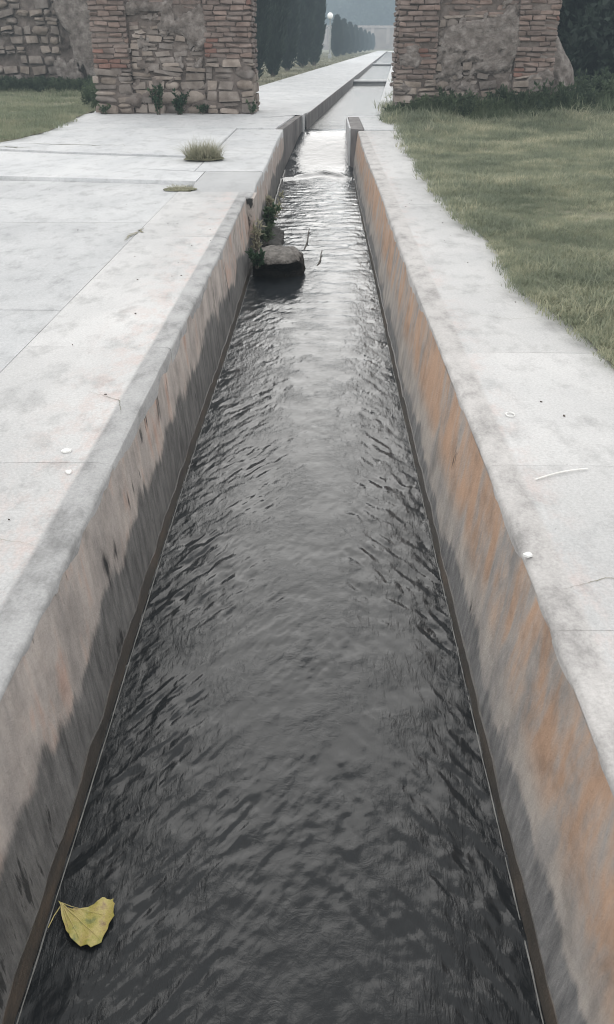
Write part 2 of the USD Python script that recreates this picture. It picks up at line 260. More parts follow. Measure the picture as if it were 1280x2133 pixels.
M['twig'] = rough('wet_twig', [(.3, (.03, .026, .022)), (.7, (.07, .06, .05))], (30, 30, 30), rgh=.5)
M['leaf_yellow'] = rough('yellow_leaf', [(.30, (.14, .16, .05)), (.42, (.30, .27, .06)), (.55, (.40, .33, .11)), (.68, (.24, .17, .09))], (34, 34, 34), rgh=.45, bscale=120, bdist=.002, spec=.5)
M['leaf_vein'] = rough('leaf_vein', [(.3, (.42, .36, .14)), (.7, (.50, .42, .20))], (26, 26, 26), rgh=.5)
M['far_wall'] = rough('far_wall_plaster', [(.3, (.20, .165, .145)), (.7, (.29, .245, .22))], (.4, .4, .8))
M['far_trim'] = rough('far_wall_trim', [(.3, (.27, .225, .205)), (.7, (.34, .295, .275))], (.4, .4, .8))
# water: dark, murky, glossy; streaky ripples run in chevrons from both banks
wn = {'geo': ('geometry', {}), 'sx': ('separate_xyz', {}),
      'ml': ('mapping', {'rotation': (0, 0, math.radians(33)), 'scale': (52, 12, 1)}), 'mr': ('mapping', {'rotation': (0, 0, math.radians(-33)), 'scale': (52, 12, 1)}),
      'nl': ('noise_texture', {'scale': 1, 'detail': 6, 'roughness': .62, 'distortion': .6}), 'nr': ('noise_texture', {'scale': 1, 'detail': 6, 'roughness': .62, 'distortion': .6}),
      'mc': ('mapping', {'scale': (26, 30, 1)}), 'nc': ('noise_texture', {'scale': 1, 'detail': 7, 'roughness': .66, 'distortion': .8}),
      'wl': ('map_range', {'range_type': 'smoothstep', 'from_min': .18, 'from_max': -.60, 'clamp': True}), 'wr': ('map_range', {'range_type': 'smoothstep', 'from_min': -.26, 'from_max': .50, 'clamp': True}),
      'a': ('mix_float', {}), 'b': ('mix_float', {}), 'pn': ('noise_texture', {'scale': 5.0, 'detail': 3}), 'pr': ('map_range', {'from_min': .35, 'from_max': .65, 'to_min': .10, 'to_max': 1.0, 'clamp': True}), 'ps': ('math', {'math_type': 'multiply'}), 'bump': ('bump', {'distance': .012, 'strength': .5}),
      'p': ('principled_bsdf', {'base_color': (.0115, .013, .0145), 'roughness': .09, 'ior': 1.33, 'specular_ior_level': .5})}
M['water'] = MAT('canal_water', wn, [('geo.position', 'sx.vector'), ('geo.position', 'ml.vector'), ('geo.position', 'mr.vector'), ('geo.position', 'mc.vector'), ('ml.vector', 'nl.vector'), ('mr.vector', 'nr.vector'), ('mc.vector', 'nc.vector'),
      ('sx.x', 'wl.value'), ('sx.x', 'wr.value'), ('wl.result', 'a.fac'), ('nc.fac', 'a.a'), ('nl.fac', 'a.b'), ('wr.result', 'b.fac'), ('a.result', 'b.a'), ('nr.fac', 'b.b'), ('geo.position', 'pn.vector'), ('pn.fac', 'pr.value'), ('pr.result', 'ps.value1'), ('b.result', 'ps.value2'), ('ps.value', 'bump.height'), ('bump.normal', 'p.normal')])
M['water_far'] = MAT('upper_water', {'geo': ('geometry', {}), 'mp': ('mapping', {'scale': (3, 7, 1)}), 'n': ('noise_texture', {'scale': 1, 'detail': 5, 'roughness': .6}), 'bump': ('bump', {'distance': .03, 'strength': .7}),
      'p': ('principled_bsdf', {'base_color': (.05, .05, .048), 'roughness': .12, 'ior': 1.33})}, [('geo.position', 'mp.vector'), ('mp.vector', 'n.vector'), ('n.fac', 'bump.height'), ('bump.normal', 'p.normal')])

# ------------------------------------------------------------------ layout of the watercourse
FS = .0765                                              # the upper channel bends to the right
fl = lambda y: -.40 + FS * (y - 17.3)                   # its left and right inner edges
fr = lambda y: .945 + FS * (y - 17.3)
ZW = -.62                                               # lower water level
PY = [-6, 8.85, 15.2, 18.2, 40, 90, 150]
XL = lambda y: np.where(np.asarray(y) < 8.5, -.738, -.69) + .006 * np.sin(np.asarray(y) * 1.3)
XR = lambda y: .590 + .022 * np.exp(-np.asarray(y) / 1.6) - .004 * np.asarray(y) + .0045 * np.maximum(np.asarray(y) - 9, 0) + .005 * np.sin(np.asarray(y) * .9)
# ground: one sheet to the horizon with the watercourse cut out
ys = [-60, 15.3, 18.3, 150, 150.01, 700]; le = [-1.0, -1.0, -.9, fl(150) - .4, 700, 700]; re = [1.0, 1.0, 1.2, fr(150) + .2, 700, 700]
gv, gf = [], []
def gquad(a, b, c, d):
    k = len(gv); gv.extend([a, b, c, d]); gf.extend([(k, k + 1, k + 2), (k, k + 2, k + 3)])
Z0 = -.035
for i in range(3):
    gquad((-700, ys[i], Z0), (le[i], ys[i], Z0), (le[i + 1], ys[i + 1], Z0), (-700, ys[i + 1], Z0))
    gquad((re[i], ys[i], Z0), (700, ys[i], Z0), (700, ys[i + 1], Z0), (re[i + 1], ys[i + 1], Z0))
gquad((-700, 150, Z0), (700, 150, Z0), (700, 700, Z0), (-700, 700, Z0))
M['ground'] = rough('dry_ground', [(.3, (.085, .09, .055)), (.5, (.145, .14, .09)), (.7, (.21, .19, .135))], (.35, .35, .35), bscale=12, bdist=.03)
tag(obj('ground', (np.array(gv, float), np.array(gf)), M['ground'], smooth=False), 'level dry grassy ground around the watercourse', 'ground', kind='structure')
# bed of the channel
bed = [(-1.05, 1.05, -6, 15.3), (-1.05, 1.3, 15.3, 18.3)]
bm = cat_(*[box(a, b, c, d, -1.15, -.95) for a, b, c, d in bed], prism([(fl(18.3) - .3, 18.3), (fr(18.3) + .3, 18.3), (fr(150) + .3, 150), (fl(150) - .3, 150)], -1.15, -.6))
tag(obj('channel_bed', bm, M['pier'], smooth=False), 'dark bed under the water', 'ground', kind='structure')

# ------------------------------------------------------------------ channel walls
def strip_face(fx, ys, zs, batter, amp=.004, seed=0, flip=False):
    Y, Z = np.meshgrid(ys, zs, indexing='ij')
    X = fx(Y) + batter * (-Z)
    X = X + amp * (meshkit.fbm(np.stack([Y * 2.2, Z * 5, 0 * Y + seed], -1), 4) - .5) * 2
    P = np.stack([X, Y, Z], -1)
    return grid(P[:, ::-1] if flip else P)
def coping_seg(fx, y0, y1, out_x, z, r=.014, th=.11, seed=0, side=-1, chip=.003):
    """one cast length of coping: worn inner arris, flat top, outer edge; side -1 = left bank"""
    n = max(6, int((y1 - y0) / .035)); ys_ = np.linspace(y0, y1, n)
    zf = z if callable(z) else (lambda y: np.full_like(y, z))
    prof = [(0, -th), (0, -r * 1.6), (r * .3, -r * .6), (r, -r * .12), (r * 2.2, 0), (.05, .001), (.12, .001)]
    rows = []
    for k, y in enumerate(ys_):
        xi = float(fx(y)) + side * .002 * math.sin(seed * 12.9 + y * .8); w = abs(out_x - xi)
        c = chip * (meshkit.fbm(np.array([[y * 6, seed, 0.]]), 4)[0] - .45) * 2
        c2 = chip * 3 * max(0, meshkit.noise(np.array([[y * 5.3, seed + 5., 0.]]))[0] - .62)
        pp = [(xi + side * (d + (c if i < 5 else c * .3) + (c2 if 1 < i < 5 else 0)), y, h + float(zf(np.array(y))) - (c2 * .6 if 1 < i < 5 else 0)) for i, (d, h) in enumerate(prof)]
        for d in (.3, .55, .8, .985, 1.0):
            pp.append((xi + side * w * d, y, float(zf(np.array(y))) + .003 * (meshkit.noise(np.array([[d * 3, y * .9, seed]]))[0] - .5) - (.006 if d == 1 else 0)))
        pp.append((xi + side * w, y, float(zf(np.array(y))) - th))
        rows.append(pp)
    P = np.array(rows)
    v, f = grid(P if side > 0 else P[:, ::-1])
    caps = []; m = P.shape[1]
    for row, fl_ in ((P[0], side < 0), (P[-1], side > 0)):
        idx = np.arange(m); c = len(row); vv = np.concatenate([row, [row.mean(0)]])
        ff = np.array([(i, (i + 1) % m, c) for i in range(m)])
        caps.append((vv, ff[:, ::-1] if fl_ else ff))
    return cat_((v, f), *caps)
ysn = np.unique(np.concatenate([np.linspace(-2, 1, 20), np.geomspace(1, 15.6, 170)]))
zsn = np.concatenate([np.linspace(-.02, -.6, 22), [-1.0]])
wl = thing('channel_wall', 'left channel wall with grey tide mark, wide white coping and a mossy waterline', 'wall')
wr = thing('channel_wall', 'right channel wall with orange rust streaks below its white coping beside the lawn', 'wall')
yl = ysn[(ysn < 8.5) | (ysn > 8.56)]
fa = strip_face(XL, np.r_[ysn[ysn < 8.48], 8.48], zsn, .075, seed=1, flip=True)
fb = strip_face(XL, np.r_[8.52, ysn[ysn > 8.55]], zsn, .02, seed=1, flip=True)
step = (np.array([[-.76, 8.48, 0], [-.66, 8.5, 0], [-.66, 8.5, -1], [-.72, 8.48, -1]], float) - np.array([0, 0, .02]), np.array([(0, 2, 1), (0, 3, 2)]))
obj('wall_face', fa, M['wall_left'], wl); obj('wall_face', cat_(fb), M['wall_left'], wl)
obj('wall_face', strip_face(XR, ysn, zsn, -.118, seed=9), M['wall_right'], wr)
# the end face where the wider near wall stops
obj('wall_return', box(-.80, -.668, 8.47, 8.85, -1.0, -.012), M['wall_left'], wl)
# wet band and pale scum line at the water
def band(fx, batter, sgn, z0, z1, off):
    y = ysn[ysn < 15.2]; rows = []
    for q, yy in enumerate(y):
        x0 = float(fx(yy)); w = .004 * (meshkit.fbm(np.array([[yy * 5., sgn, 2.]]), 3)[0] - .5) * 2
        top = z1 + .020 * (meshkit.fbm(np.array([[yy * 7., sgn + 4, 0.]]), 4)[0] - .5) * 2
        rows.append([(x0 + batter * -z0 + sgn * (off + .004), yy, z0), (x0 + batter * -ZW + sgn * off, yy, ZW + .01), (x0 + batter * -top + sgn * .0045, yy, top), (x0 + batter * -top - sgn * .01, yy, top + .004)])
    P = np.array(rows); return grid(P if sgn < 0 else P[:, ::-1])
wb1 = obj('waterline_band', band(XL, .072, 1, -.75, ZW + .055, .010), M['algae'], wl)
wb2 = obj('waterline_band', band(XR, -.118, -1, -.75, ZW + .036, .012), M['algae'], wr)
for fx, b, s, par in ((XL, .072, 1, wb1), (XR, -.118, -1, wb2)):
    yy = np.geomspace(.7, 15, 400)
    pts = np.c_[fx(yy) + b * .615 + s * (.019 + .003 * (meshkit.fbm(np.c_[yy * 9, yy * 0 + s, yy * 0], 3) - .5)), yy, np.full_like(yy, ZW + .003)]
    obj('scum_line', tube(pts, 0.0018 + .0012 * (meshkit.noise(np.c_[yy * 14, yy * 0, yy * 0 + s]) - .5), 5), M['scum'], par)
# coping lengths with open joints between them
jl = [-2, .2, 1.4, 2.66, 3.95, 5.3, 6.6, 8.80]
for i in range(len(jl) - 1):
    obj('coping_slab', coping_seg(lambda y: XL(y) + .003, jl[i] + .0015, jl[i + 1] - .0015, -1.455, 0.0, seed=i, r=.013), M['coping_left'], wl)
ZB = .035
ramp = lambda y: ZB * ss(8.85, 9.2, y)
tag(obj('coping_slab', coping_seg(lambda y: XL(y) + .003, 8.815, 10.05, -1.33, lambda y: ramp(y) - .004, seed=20), M['patch'], wl), 'grey cement patch in the coping')
for i, (a, b) in enumerate(((10.06, 11.7), (11.71, 13.4), (13.41, 15.19))):
    obj('coping_slab', coping_seg(lambda y: XL(y) + .002, a, b, -1.455, ZB, seed=30 + i), M['slab_far'], wl)
jr = [-2, .35, 1.72, 2.67, 3.9, 5.2, 6.6, 8.1, 9.7, 11.4, 13.2, 15.35]
for i in range(len(jr) - 1):
    obj('coping_slab', coping_seg(lambda y: XR(y) - .004, jr[i] + .001, jr[i + 1] - .001, 1.42, 0.0, seed=50 + i, side=1), M['coping_right'], wr)
# fill below the copings so that no joint shows light
obj('backing', box(-1.46, -.80, -2, 15.1, -.30, -.105), M['pier'], wl, False); obj('backing', box(.66, 1.42, -2, 15.3, -.30, -.105), M['pier'], wr, False)

# gate where the channel narrows
gl = thing('gate_pier', 'dark splayed pier narrowing the channel on the left bank before the tower', 'pier')
v, f = prism([(-.70, 15.15), (-.44, 17.65), (-.42, 18.05), (-.56, 18.05), (-.80, 15.15)], -1.0, [.028, .07, .062, .04, .03])
sm = trimesh.Trimesh(v, f).subdivide().subdivide().subdivide(); vv = sm.vertices + .03 * (meshkit.fbm(sm.vertices * 4, 4)[:, None] - .5) * np.array((1, 1, .6))
pb = obj('pier_block', (vv, sm.faces), M['pier'], gl)
obj('pier_lip', prism([(-.455, 17.68), (-.405, 17.62), (-.385, 18.1), (-.43, 18.15)], -1.0, .085), M['slab_far'], gl)
gr_ = thing('gate_pier', 'upright dark pier narrowing the channel on the right bank before the tower', 'pier')
v, f = prism([(.445, 15.42), (.66, 15.36), (.66, 18.0), (.455, 17.95)], -1.0, [.02, .02, .025, .03])
sm = trimesh.Trimesh(v, f).subdivide().subdivide().subdivide(); vv = sm.vertices + .02 * (meshkit.fbm(sm.vertices * 5, 4)[:, None] - .5)
obj('pier_block', (vv, sm.faces), M['pier'], gr_)
obj('pier_lip', box(.415, .443, 15.46, 17.9, -1.0, .035), M['slab_far'], gr_, False)
obj('pier_top', prism([(.67, 15.36), (1.5, 15.36), (1.5, 18.1), (.67, 18.1)], -.4, .02), M['slab_far'], gr_, False)
obj('pier_end', prism([(.46, 18.0), (1.30, 18.02), (1.30, 18.3), (.46, 18.28)], -.9, .022), M['slab_far'], gr_, False)

# ------------------------------------------------------------------ pavement on the left bank
pv = thing('pavement', 'pale cement pavement of large slabs along the left bank', 'pavement', kind='structure')
def slab(poly, z, mat, name='slab', th=.12):
    v, f = prism(poly, z - th, z); sm = trimesh.Trimesh(v, f)
    return obj(name, (v, f), mat, pv, False)
def wavy(x0, y0, x1, y1, n, amp, seed):
    t = np.linspace(0, 1, n); w = amp * (meshkit.fbm(np.c_[t * 9, t * 0 + seed, t * 0], 4) - .5) * 2
    d = np.array((x1 - x0, y1 - y0)); nn = np.array((-d[1], d[0])) / np.linalg.norm(d)
    return [tuple(np.array((x0, y0)) + t[i] * d + nn * w[i]) for i in range(n)]
sl = [(-2, 1.6), (1.61, 4.6), (4.61, 7.2), (7.21, 9.48)]
for a, b in sl:
    slab([(-3.15, a), (-1.459, a), (-1.459, min(b, 8.8) if b > 8.8 else b)] + ([(-1.462, 8.8), (-1.40, 9.42)] if b > 8.8 else []) + [(-3.15, b + .10 if b > 9 else b)], -.006, M['slab'])
    slab([(-5.2, a), (-3.153, a), (-3.153, b + .10 if b > 9 else b), (-5.2, b + .22 if b > 9 else b)], -.009, M['slab'])
slab([(-5.2, 9.75), (-3.4, 9.64), (-1.338, 9.30), (-1.338, 10.04), (-1.462, 10.06), (-1.462, 11.25), (-3.4, 11.72), (-5.2, 12.3)], ZB - .004, M['slab_far'])
slab(wavy(-4.75, 12.32, -4.35, 14.0, 10, .06, 3)[:0] + [(-4.95, 12.3), (-3.4, 11.76), (-1.462, 11.28), (-1.462, 15.2), (-3.0, 15.2), (-4.55, 14.9)] + wavy(-4.5, 14.5, -4.75, 12.6, 9, .09, 3), .052, M['slab_far'])
slab([(-3.0, 15.205), (-1.462, 15.205), (-.805, 15.205), (-.57, 18.05), (-.45, 18.07), (fl(19.2) - .02, 19.2), (-3.0, 19.2)], .054, M['slab_far'], th=.5)
slab(wavy(-4.75, 19.2, -4.5, 14.92, 9, .08, 8)[::1] + [(-3.006, 15.205), (-3.006, 19.2)], .052, M['slab_far'])
# far path beside the upper channel
pe = lambda y: -2.13 + .0862 * (y - 28.8) - .10
yy = 19.205
for k, L in enumerate((7.5, 9, 11, 13, 16, 20, 25, 30)):
    y2 = yy + L; z = .05
    slab([(max(-2.95, pe(yy)), yy), (fl(yy) - .02, yy), (fl(y2 - .03) - .02, y2 - .03), (pe(y2 - .03), y2 - .03)], z, M['slab_far']); yy = y2
# upper channel walls
uw = thing('upper_channel_wall', 'dark low wall of the upper channel beside the straight far path', 'wall')
for a, b in ((18.1, 37.2), (37.2, 64.4), (64.4, 149)):
    obj('wall_face', prism([(fl(a) - .018, a), (fl(a), a), (fl(b), b), (fl(b) - .018, b)], -.7, .062), M['pier'], uw, False)
uc = thing('upper_channel_coping', 'narrow pale coping of the upper channel beside the right tower', 'wall')
for a, b in ((18.31, 24.0), (24.02, 36.9), (36.92, 64), (64.02, 149)):
    obj('coping_slab', prism([(fr(a), a), (fr(a) + .30, a), (fr(b) + .30, b), (fr(b), b)], -.7, .05), M['slab_far'], uc, False)
for i, (y, z, nm) in enumerate(((37.2, -.03, 'nearer pale stone sill crossing the upper channel'), (64.4, .0, 'farther pale stone sill crossing the upper channel'))):
    w = thing('channel_sill', nm, 'sill')
    obj('sill_stone', prism([(fl(y) + .002, y), (fr(y) - .002, y), (fr(y) - .002, y + .8), (fl(y) + .002, y + .8)], -.55, z), M['slab_far'], w, False)
    obj('sill_lip', prism([(fl(y) + .002, y - .10), (fr(y) - .002, y - .10), (fr(y) - .002, y - .002), (fl(y) + .002, y - .002)], z - .05, z - .004), M['slab_far'], w, False)

# ------------------------------------------------------------------ water
yw = np.unique(np.concatenate([np.linspace(-2, .7, 12), np.exp(np.arange(math.log(.7), math.log(18.2), .0048))]))
tx = np.linspace(0, 1, 190)
x0 = XL(yw) + np.where(yw < 8.5, .075, .02) * .62 - .004; x1 = XR(yw) - .118 * .62 + .006
k = ss(14.9, 17.7, yw); x0 = x0 * (1 - k) + (-.47) * k; k2 = ss(15.3, 15.45, yw); x1 = x1 * (1 - k2) + .45 * k2
X = x0[:, None] + (x1 - x0)[:, None] * tx; Y = np.repeat(yw[:, None], len(tx), 1)
base = ZW + .42 * ss(14.7, 18.15, Y) + .012 * ss(8, 14.5, Y)
def ani(X, Y, a, su, sv, seed, oc=3):
    s, c = math.sin(a), math.cos(a); u = X * s + Y * c; v = X * c - Y * s
    return meshkit.fbm(np.stack([u / su, v / sv, 0 * u + seed], -1), oc) - .5
wl_, wr_ = ss(.2, -.6, X), ss(-.25, .46, X); wc = 1 - np.maximum(wl_, wr_) * .8
h = wl_ * ani(X, Y, math.radians(33), .10, .029, 3) * .0145 + wr_ * ani(X, Y, math.radians(-33), .10, .029, 8) * .0145
h += wc * (ani(X, Y, math.radians(60), .10, .06, 5) * .0095 + ani(X, Y, .3, .04, .04, 6) * .005)
h *= .35 + 1.3 * meshkit.noise(np.stack([X * 4 + 3, Y * 2.5, 0 * X + 2], -1)); h *= 1 - .55 * ss(2.2, 6, Y); far = ss(4.5, 8, Y); h += far * ani(X, Y, math.radians(90), .35, .10, 11) * .010
rap = ss(8.2, 9.2, Y) * (1 - ss(12.6, 14, Y)); h += rap * ani(X, Y, math.radians(80), .22, .09, 21) * .017
jump = np.exp(-((Y - (14.85 - 1.1 * np.abs(X + .03))) / .15) ** 2) * .075 * (.6 + .9 * meshkit.noise(np.stack([X * 6, Y * 3, 0 * X], -1))) * (1 - ss(.25, .5, np.abs(X + .03)) * .6); calm = ss(14.9, 16, Y)
h = (h * (1 - .75 * calm) + jump) * (1 - ss(17.6, 18.15, Y)) - .0125 * ss(17.6, 18.15, Y)
wv = [grid(np.stack([X, Y, base + h], -1))]
tag(obj('water', wv[0], M['water'], smooth=True), 'dark rippling water filling the channel', 'water', kind='structure')
fw = []
for (a, b, z) in ((18.95, 37.2, -.20), (38.0, 64.4, -.13), (65.2, 149, -.09)):
    a_ = a
    n = 60; Y2 = np.linspace(a_, b, n)[:, None] + np.zeros((1, 12)); X2 = fl(Y2) + (fr(Y2) - fl(Y2)) * np.linspace(0, 1, 12)
    fw.append(grid(np.stack([X2, Y2, z + 0 * X2 + .004 * (meshkit.noise(np.stack([X2 * 2, Y2, 0 * X2], -1)) - .5)], -1)))
fw.append((np.array([(-.5, 18.13, -.2005), (.5, 18.13, -.2005), (fr(18.96), 18.27, -.2005), (fr(18.96), 18.96, -.203), (fl(18.96), 18.96, -.203)]), np.array([(0, 1, 2), (0, 2, 3), (0, 3, 4)])))
tag(obj('upper_water', cat_(*fw), M['water_far'], smooth=True), 'calm bright water of the upper channel between its sills', 'water', kind='structure')

# ------------------------------------------------------------------ masonry
def wall_bricks(parent, x0, x1, z0, z1, yf, ch, bl, budget, red=(), skip=None, stuff=None, erode=None, seed=0, dep=.11, gap=.006):
    """courses of thin bricks whose faces stand uneven at about y = yf (facing -y)"""
    r = np.random.default_rng(seed); nz = int(round((z1 - z0) / ch)); ch = (z1 - z0) / nz
    for i in range(nz):
        x = x0 + (0 if i % 2 else -bl / 2); zc = z0 + (i + .5) * ch
        while x < x1 - .03:
            L = bl * r.uniform(.75, 1.25); a, b = max(x, x0), min(x + L, x1); x += L
            if b - a < .05 or (skip and skip((a + b) / 2, zc)): continue
            if erode and r.random() < erode((a + b) / 2, zc): continue
            m = block(b - a - gap, dep, ch - .010 * r.uniform(1.0, 2.6), .012, .007, r)
            m = moved(m, ((a + b) / 2 + r.normal(0, .004), yf + dep / 2 + r.normal(0, .012), zc + r.normal(0, .004)), r.normal(0, .012))
            isred = any((abs((a + b) / 2 - q[0]) < q[2] and abs(zc - q[1]) < q[3]) for q in red) or r.random() < .02
            if budget[0] > 0 and stuff is None:
                budget[0] -= 1; obj('brick', m, M['brick_red' if isred else 'brick'], parent)
            else: stuff.append(m)
def wall_stones(parent, x0, x1, z0, z1, yf, size, seed, skip=None, mat='stone', flat=1.0, dep=.2, jit=.09, name='stone', stuff=None, sub=2, pale=None):
    """roughly coursed rubble"""
    r = np.random.default_rng(seed); z = z0; k = 0
    while z < z1 - .04:
        h = min(size[1] * r.uniform(.75, 1.25), z1 - z); x = x0 + (-.1 if k % 2 else 0) - r.uniform(0, .08); k += 1
        while x < x1 - .03:
            w = size[0] * r.uniform(.6, 1.5); a, b = max(x, x0), min(x + w, x1); x += w
            zz = z + h / 2
            if b - a < .06 or (skip and skip((a + b) / 2, zz)): continue
            n = 1 if r.random() < .72 or h < .12 else 2
            for q in range(n):
                hh = h / n; m = (stone if r.random() < .7 else rounded)((b - a) * r.uniform(.92, 1.02), dep, hh * r.uniform(.86, 1.02), jit, r, sub)
                m = moved(m, ((a + b) / 2 + r.normal(0, .008), yf + dep * .43 + r.normal(0, .016), z + hh * (q + .5) + r.normal(0, .008)), r.normal(0, .07))
                if stuff is None: obj(name, m, M[mat], parent)
                else: stuff.append(m)
        z += h
def core(x0, x1, z0, z1, yf, yb, amp, seed, nx=70, nz=150, zst=0):
    """rough mortar body: a bumpy front sheet on a box; below zst it is rougher and fuller"""
    xs, zs = np.linspace(x0, x1, nx), np.linspace(z0, z1, nz); Xc, Zc = np.meshgrid(xs, zs, indexing='xy')
    k = 1 - ss(zst - .05, zst + .05, Zc)
    Yc = yf + (amp + .025 * k) * (meshkit.fbm(np.stack([Xc * 5, Zc * 6, 0 * Xc + seed], -1), 4) - .5) * 2 - .012 * k
    F = grid(np.stack([Xc, Yc, Zc], -1))
    return cat_(F, box(x0 + .001, x1 - .001, yf + amp * 1.2 + .03, yb, z0, z1))
def smear(x0, x1, z0, z1, yf, spots, seed, out=.055, res=.03):
    """old render left on the wall: a sheet that comes out of the masonry where it still holds"""
    Xc, Zc = np.meshgrid(np.arange(x0, x1, res), np.arange(z0, z1, res), indexing='xy')
    m = sum(np.exp(-(((Xc - a) / c) ** 2 + ((Zc - b) / d) ** 2)) for a, b, c, d in spots)
    q = np.stack([Xc * 3, Zc * 3.6, 0 * Xc + seed], -1); m = np.clip(m, 0, 1) + 1.5 * (meshkit.fbm(q, 5) - .5)
    Yc = yf + .045 - (out + .045) * ss(.52, .86, m) + .07 * (meshkit.fbm(q * 3.1 + 5, 4) - .5)
    v, f = grid(np.stack([Xc, Yc, Zc], -1)); keep = (v[f][:, :, 1] < yf + .035).any(1); f = f[keep]
    u, inv = np.unique(f, return_inverse=True); return v[u], inv.reshape(-1, 3)
def patches(m, mat, parent):
    t = trimesh.Trimesh(*m, process=False)
    for q in t.split(only_watertight=False):
        if len(q.faces) > 30: obj('plaster_patch', (q.vertices.copy(), q.faces.copy()), M[mat], parent)
def plaster(cx, cz, rx, rz, yf, th, seed, n=72):
    """remnant of render with a ragged edge standing proud of the masonry"""
    t = np.linspace(0, 2 * math.pi, n, endpoint=False); rows = []
    rad = .95 + 1.5 * (meshkit.fbm(np.c_[np.cos(t) * 1.9 + seed, np.sin(t) * 1.9, t * 0], 5) - .5)
    for q, (s, d) in enumerate(((1.02, .06), (1.0, 0), (.93, -.7), (.75, -1), (.5, -1), (.25, -1))):
        x = cx + rx * rad * s * np.cos(t); z = cz + rz * rad * s * np.sin(t)
        y = yf + th * d + .035 * (meshkit.fbm(np.stack([x * 5, z * 5, 0 * x + seed], -1), 4) - .5) * (q > 1)
        rows.append(np.stack([x, y, z], -1))
    P = np.array(rows); v, f = grid(np.concatenate([P, P[:, :1]], 1))
    c = len(v); k = P.shape[0] - 1; m = n + 1
    return np.concatenate([v, [P[-1].mean(0)]]), np.concatenate([f, [(k * m + j, k * m + j + 1, c) for j in range(n)]])
CHT, BL = .088, .27
# --- left tower of the gateway
TL = thing('brick_tower', 'broad brick tower left of the channel, standing on big rubble stones', 'tower')
YF = 18.3; X0, X1 = -4.47, -1.40; XA, XB = -3.77, -2.31
core_l = cat_(core(X0 + .03, XA, 0, 5.6, YF + .035, YF + 1.25, .018, 1, zst=.84), core(XA, XB, 0, 5.6, YF + .11, YF + 1.25, .03, 2, zst=1.58), core(XB, X1 - .03, 0, 5.6, YF + .035, YF + 1.25, .018, 3, zst=1.02))
obj('wall_core', core_l, M['mortar'], TL)
bud = [300]
wall_bricks(TL, X0, XA, .84, 2.25, YF, CHT, BL, bud, red=[(-4.15, .92, .18, .10)], seed=11)
wall_bricks(TL, XB, X1, 1.02, 2.25, YF, CHT, BL, bud, red=[(-2.2, 1.20, .13, .18)], seed=12)
wall_bricks(TL, XA + .02, XB - .02, 1.55, 2.25, YF + .10, CHT, BL, bud, red=[(-3.4, 1.6, .2, .07)], seed=13, erode=lambda x, z: .18 + .3 * (z < 1.75))
st = []
wall_bricks(TL, X0, XA, 2.25, 5.6, YF, CHT, .5, bud, seed=14, stuff=st); wall_bricks(TL, XB, X1, 2.25, 5.6, YF, CHT, .5, bud, seed=15, stuff=st); wall_bricks(TL, XA, XB, 2.25, 5.6, YF + .1, CHT, .5, bud, seed=16, stuff=st)
jamb = []
wall_bricks(TL, 0.05, 1.17, .75, 5.6, 0, CHT, .4, bud, seed=17, stuff=jamb)
for m in jamb: st.append((np.c_[X1 - m[0][:, 1] + .02, YF + m[0][:, 0] + .02, m[0][:, 2]], m[1]))
tag(obj('brickwork', cat_(*st), M['brick'], TL), kind='stuff')
wall_stones(TL, X0 - .06, XA + .02, .05, .84, YF - .02, (.42, .17), 21)
wall_stones(TL, XA, XB, .05, .95, YF + .04, (.42, .20), 22)
wall_stones(TL, XB, X1 + .03, .05, 1.02, YF - .02, (.36, .19), 23)
wall_stones(TL, XA + .02, XB - .02, .95, 1.58, YF + .07, (.24, .11), 24, sub=1)
js = []
wall_stones(TL, .06, 1.17, .05, .78, 0, (.4, .2), 25, stuff=js)
tag(obj('jamb_stones', cat_(*[(np.c_[X1 - m[0][:, 1] + .03, YF + m[0][:, 0] + .02, m[0][:, 2]], m[1]) for m in js]), M['stone'], TL), kind='stuff')
patches(smear(X0 + .05, X1 - .05, .3, 2.3, YF + .02, [(-2.46, 1.30, .22, .5), (-3.0, 1.62, .5, .2), (-3.4, 1.9, .4, .12)], 3, .03), 'plaster', TL)
patches(smear(X0 + .02, X1 - .02, .06, 1.0, YF, [(-1.6, .85, .2, .2), (-3.9, .30, .4, .16), (-2.2, .2, .4, .1)], 9, .035), 'mortar', TL)
# --- right tower
TR = thing('brick_tower', 'broad brick tower right of the channel, plaster-smeared, with a broken stump and dark weeds below', 'tower')
RX0, RX1, RA, RB = 1.39, 4.40, 2.14, 3.63
core_r = cat_(core(RX0 + .03, RA, 0, 5.6, YF + .035, YF + 1.25, .018, 31, zst=.66), core(RA, RB, 0, 5.6, YF + .095, YF + 1.25, .03, 32, zst=1.74), core(RB, RX1 - .03, 0, 5.6, YF + .035, YF + 1.25, .018, 33, zst=.7))
obj('wall_core', core_r, M['mortar'], TR)
bud = [300]
wall_bricks(TR, RX0, RA, .66, 2.25, YF, CHT, BL, bud, seed=41, erode=lambda x, z: .04)
wall_bricks(TR, RB, RX1, .70, 2.25, YF, CHT, BL, bud, seed=42, red=[(3.8, .78, .14, .1)], erode=lambda x, z: .05)
wall_bricks(TR, RA + .02, RB - .02, 1.72, 2.25, YF + .08, CHT, BL, bud, seed=43, erode=lambda x, z: .15)
st = []
wall_bricks(TR, RX0, RA, 2.25, 5.6, YF, CHT, .5, bud, seed=44, stuff=st); wall_bricks(TR, RB, RX1, 2.25, 5.6, YF, CHT, .5, bud, seed=45, stuff=st); wall_bricks(TR, RA, RB, 2.25, 5.6, YF + .08, CHT, .5, bud, seed=46, stuff=st)
jamb = []
wall_bricks(TR, .05, 1.17, .5, 5.6, 0, CHT, .4, bud, seed=47, stuff=jamb)
for m in jamb: st.append((np.c_[RX0 + m[0][:, 1] - .02, YF + 1.22 - m[0][:, 0], m[0][:, 2]], m[1]))
tag(obj('brickwork', cat_(*st), M['brick'], TR), kind='stuff')
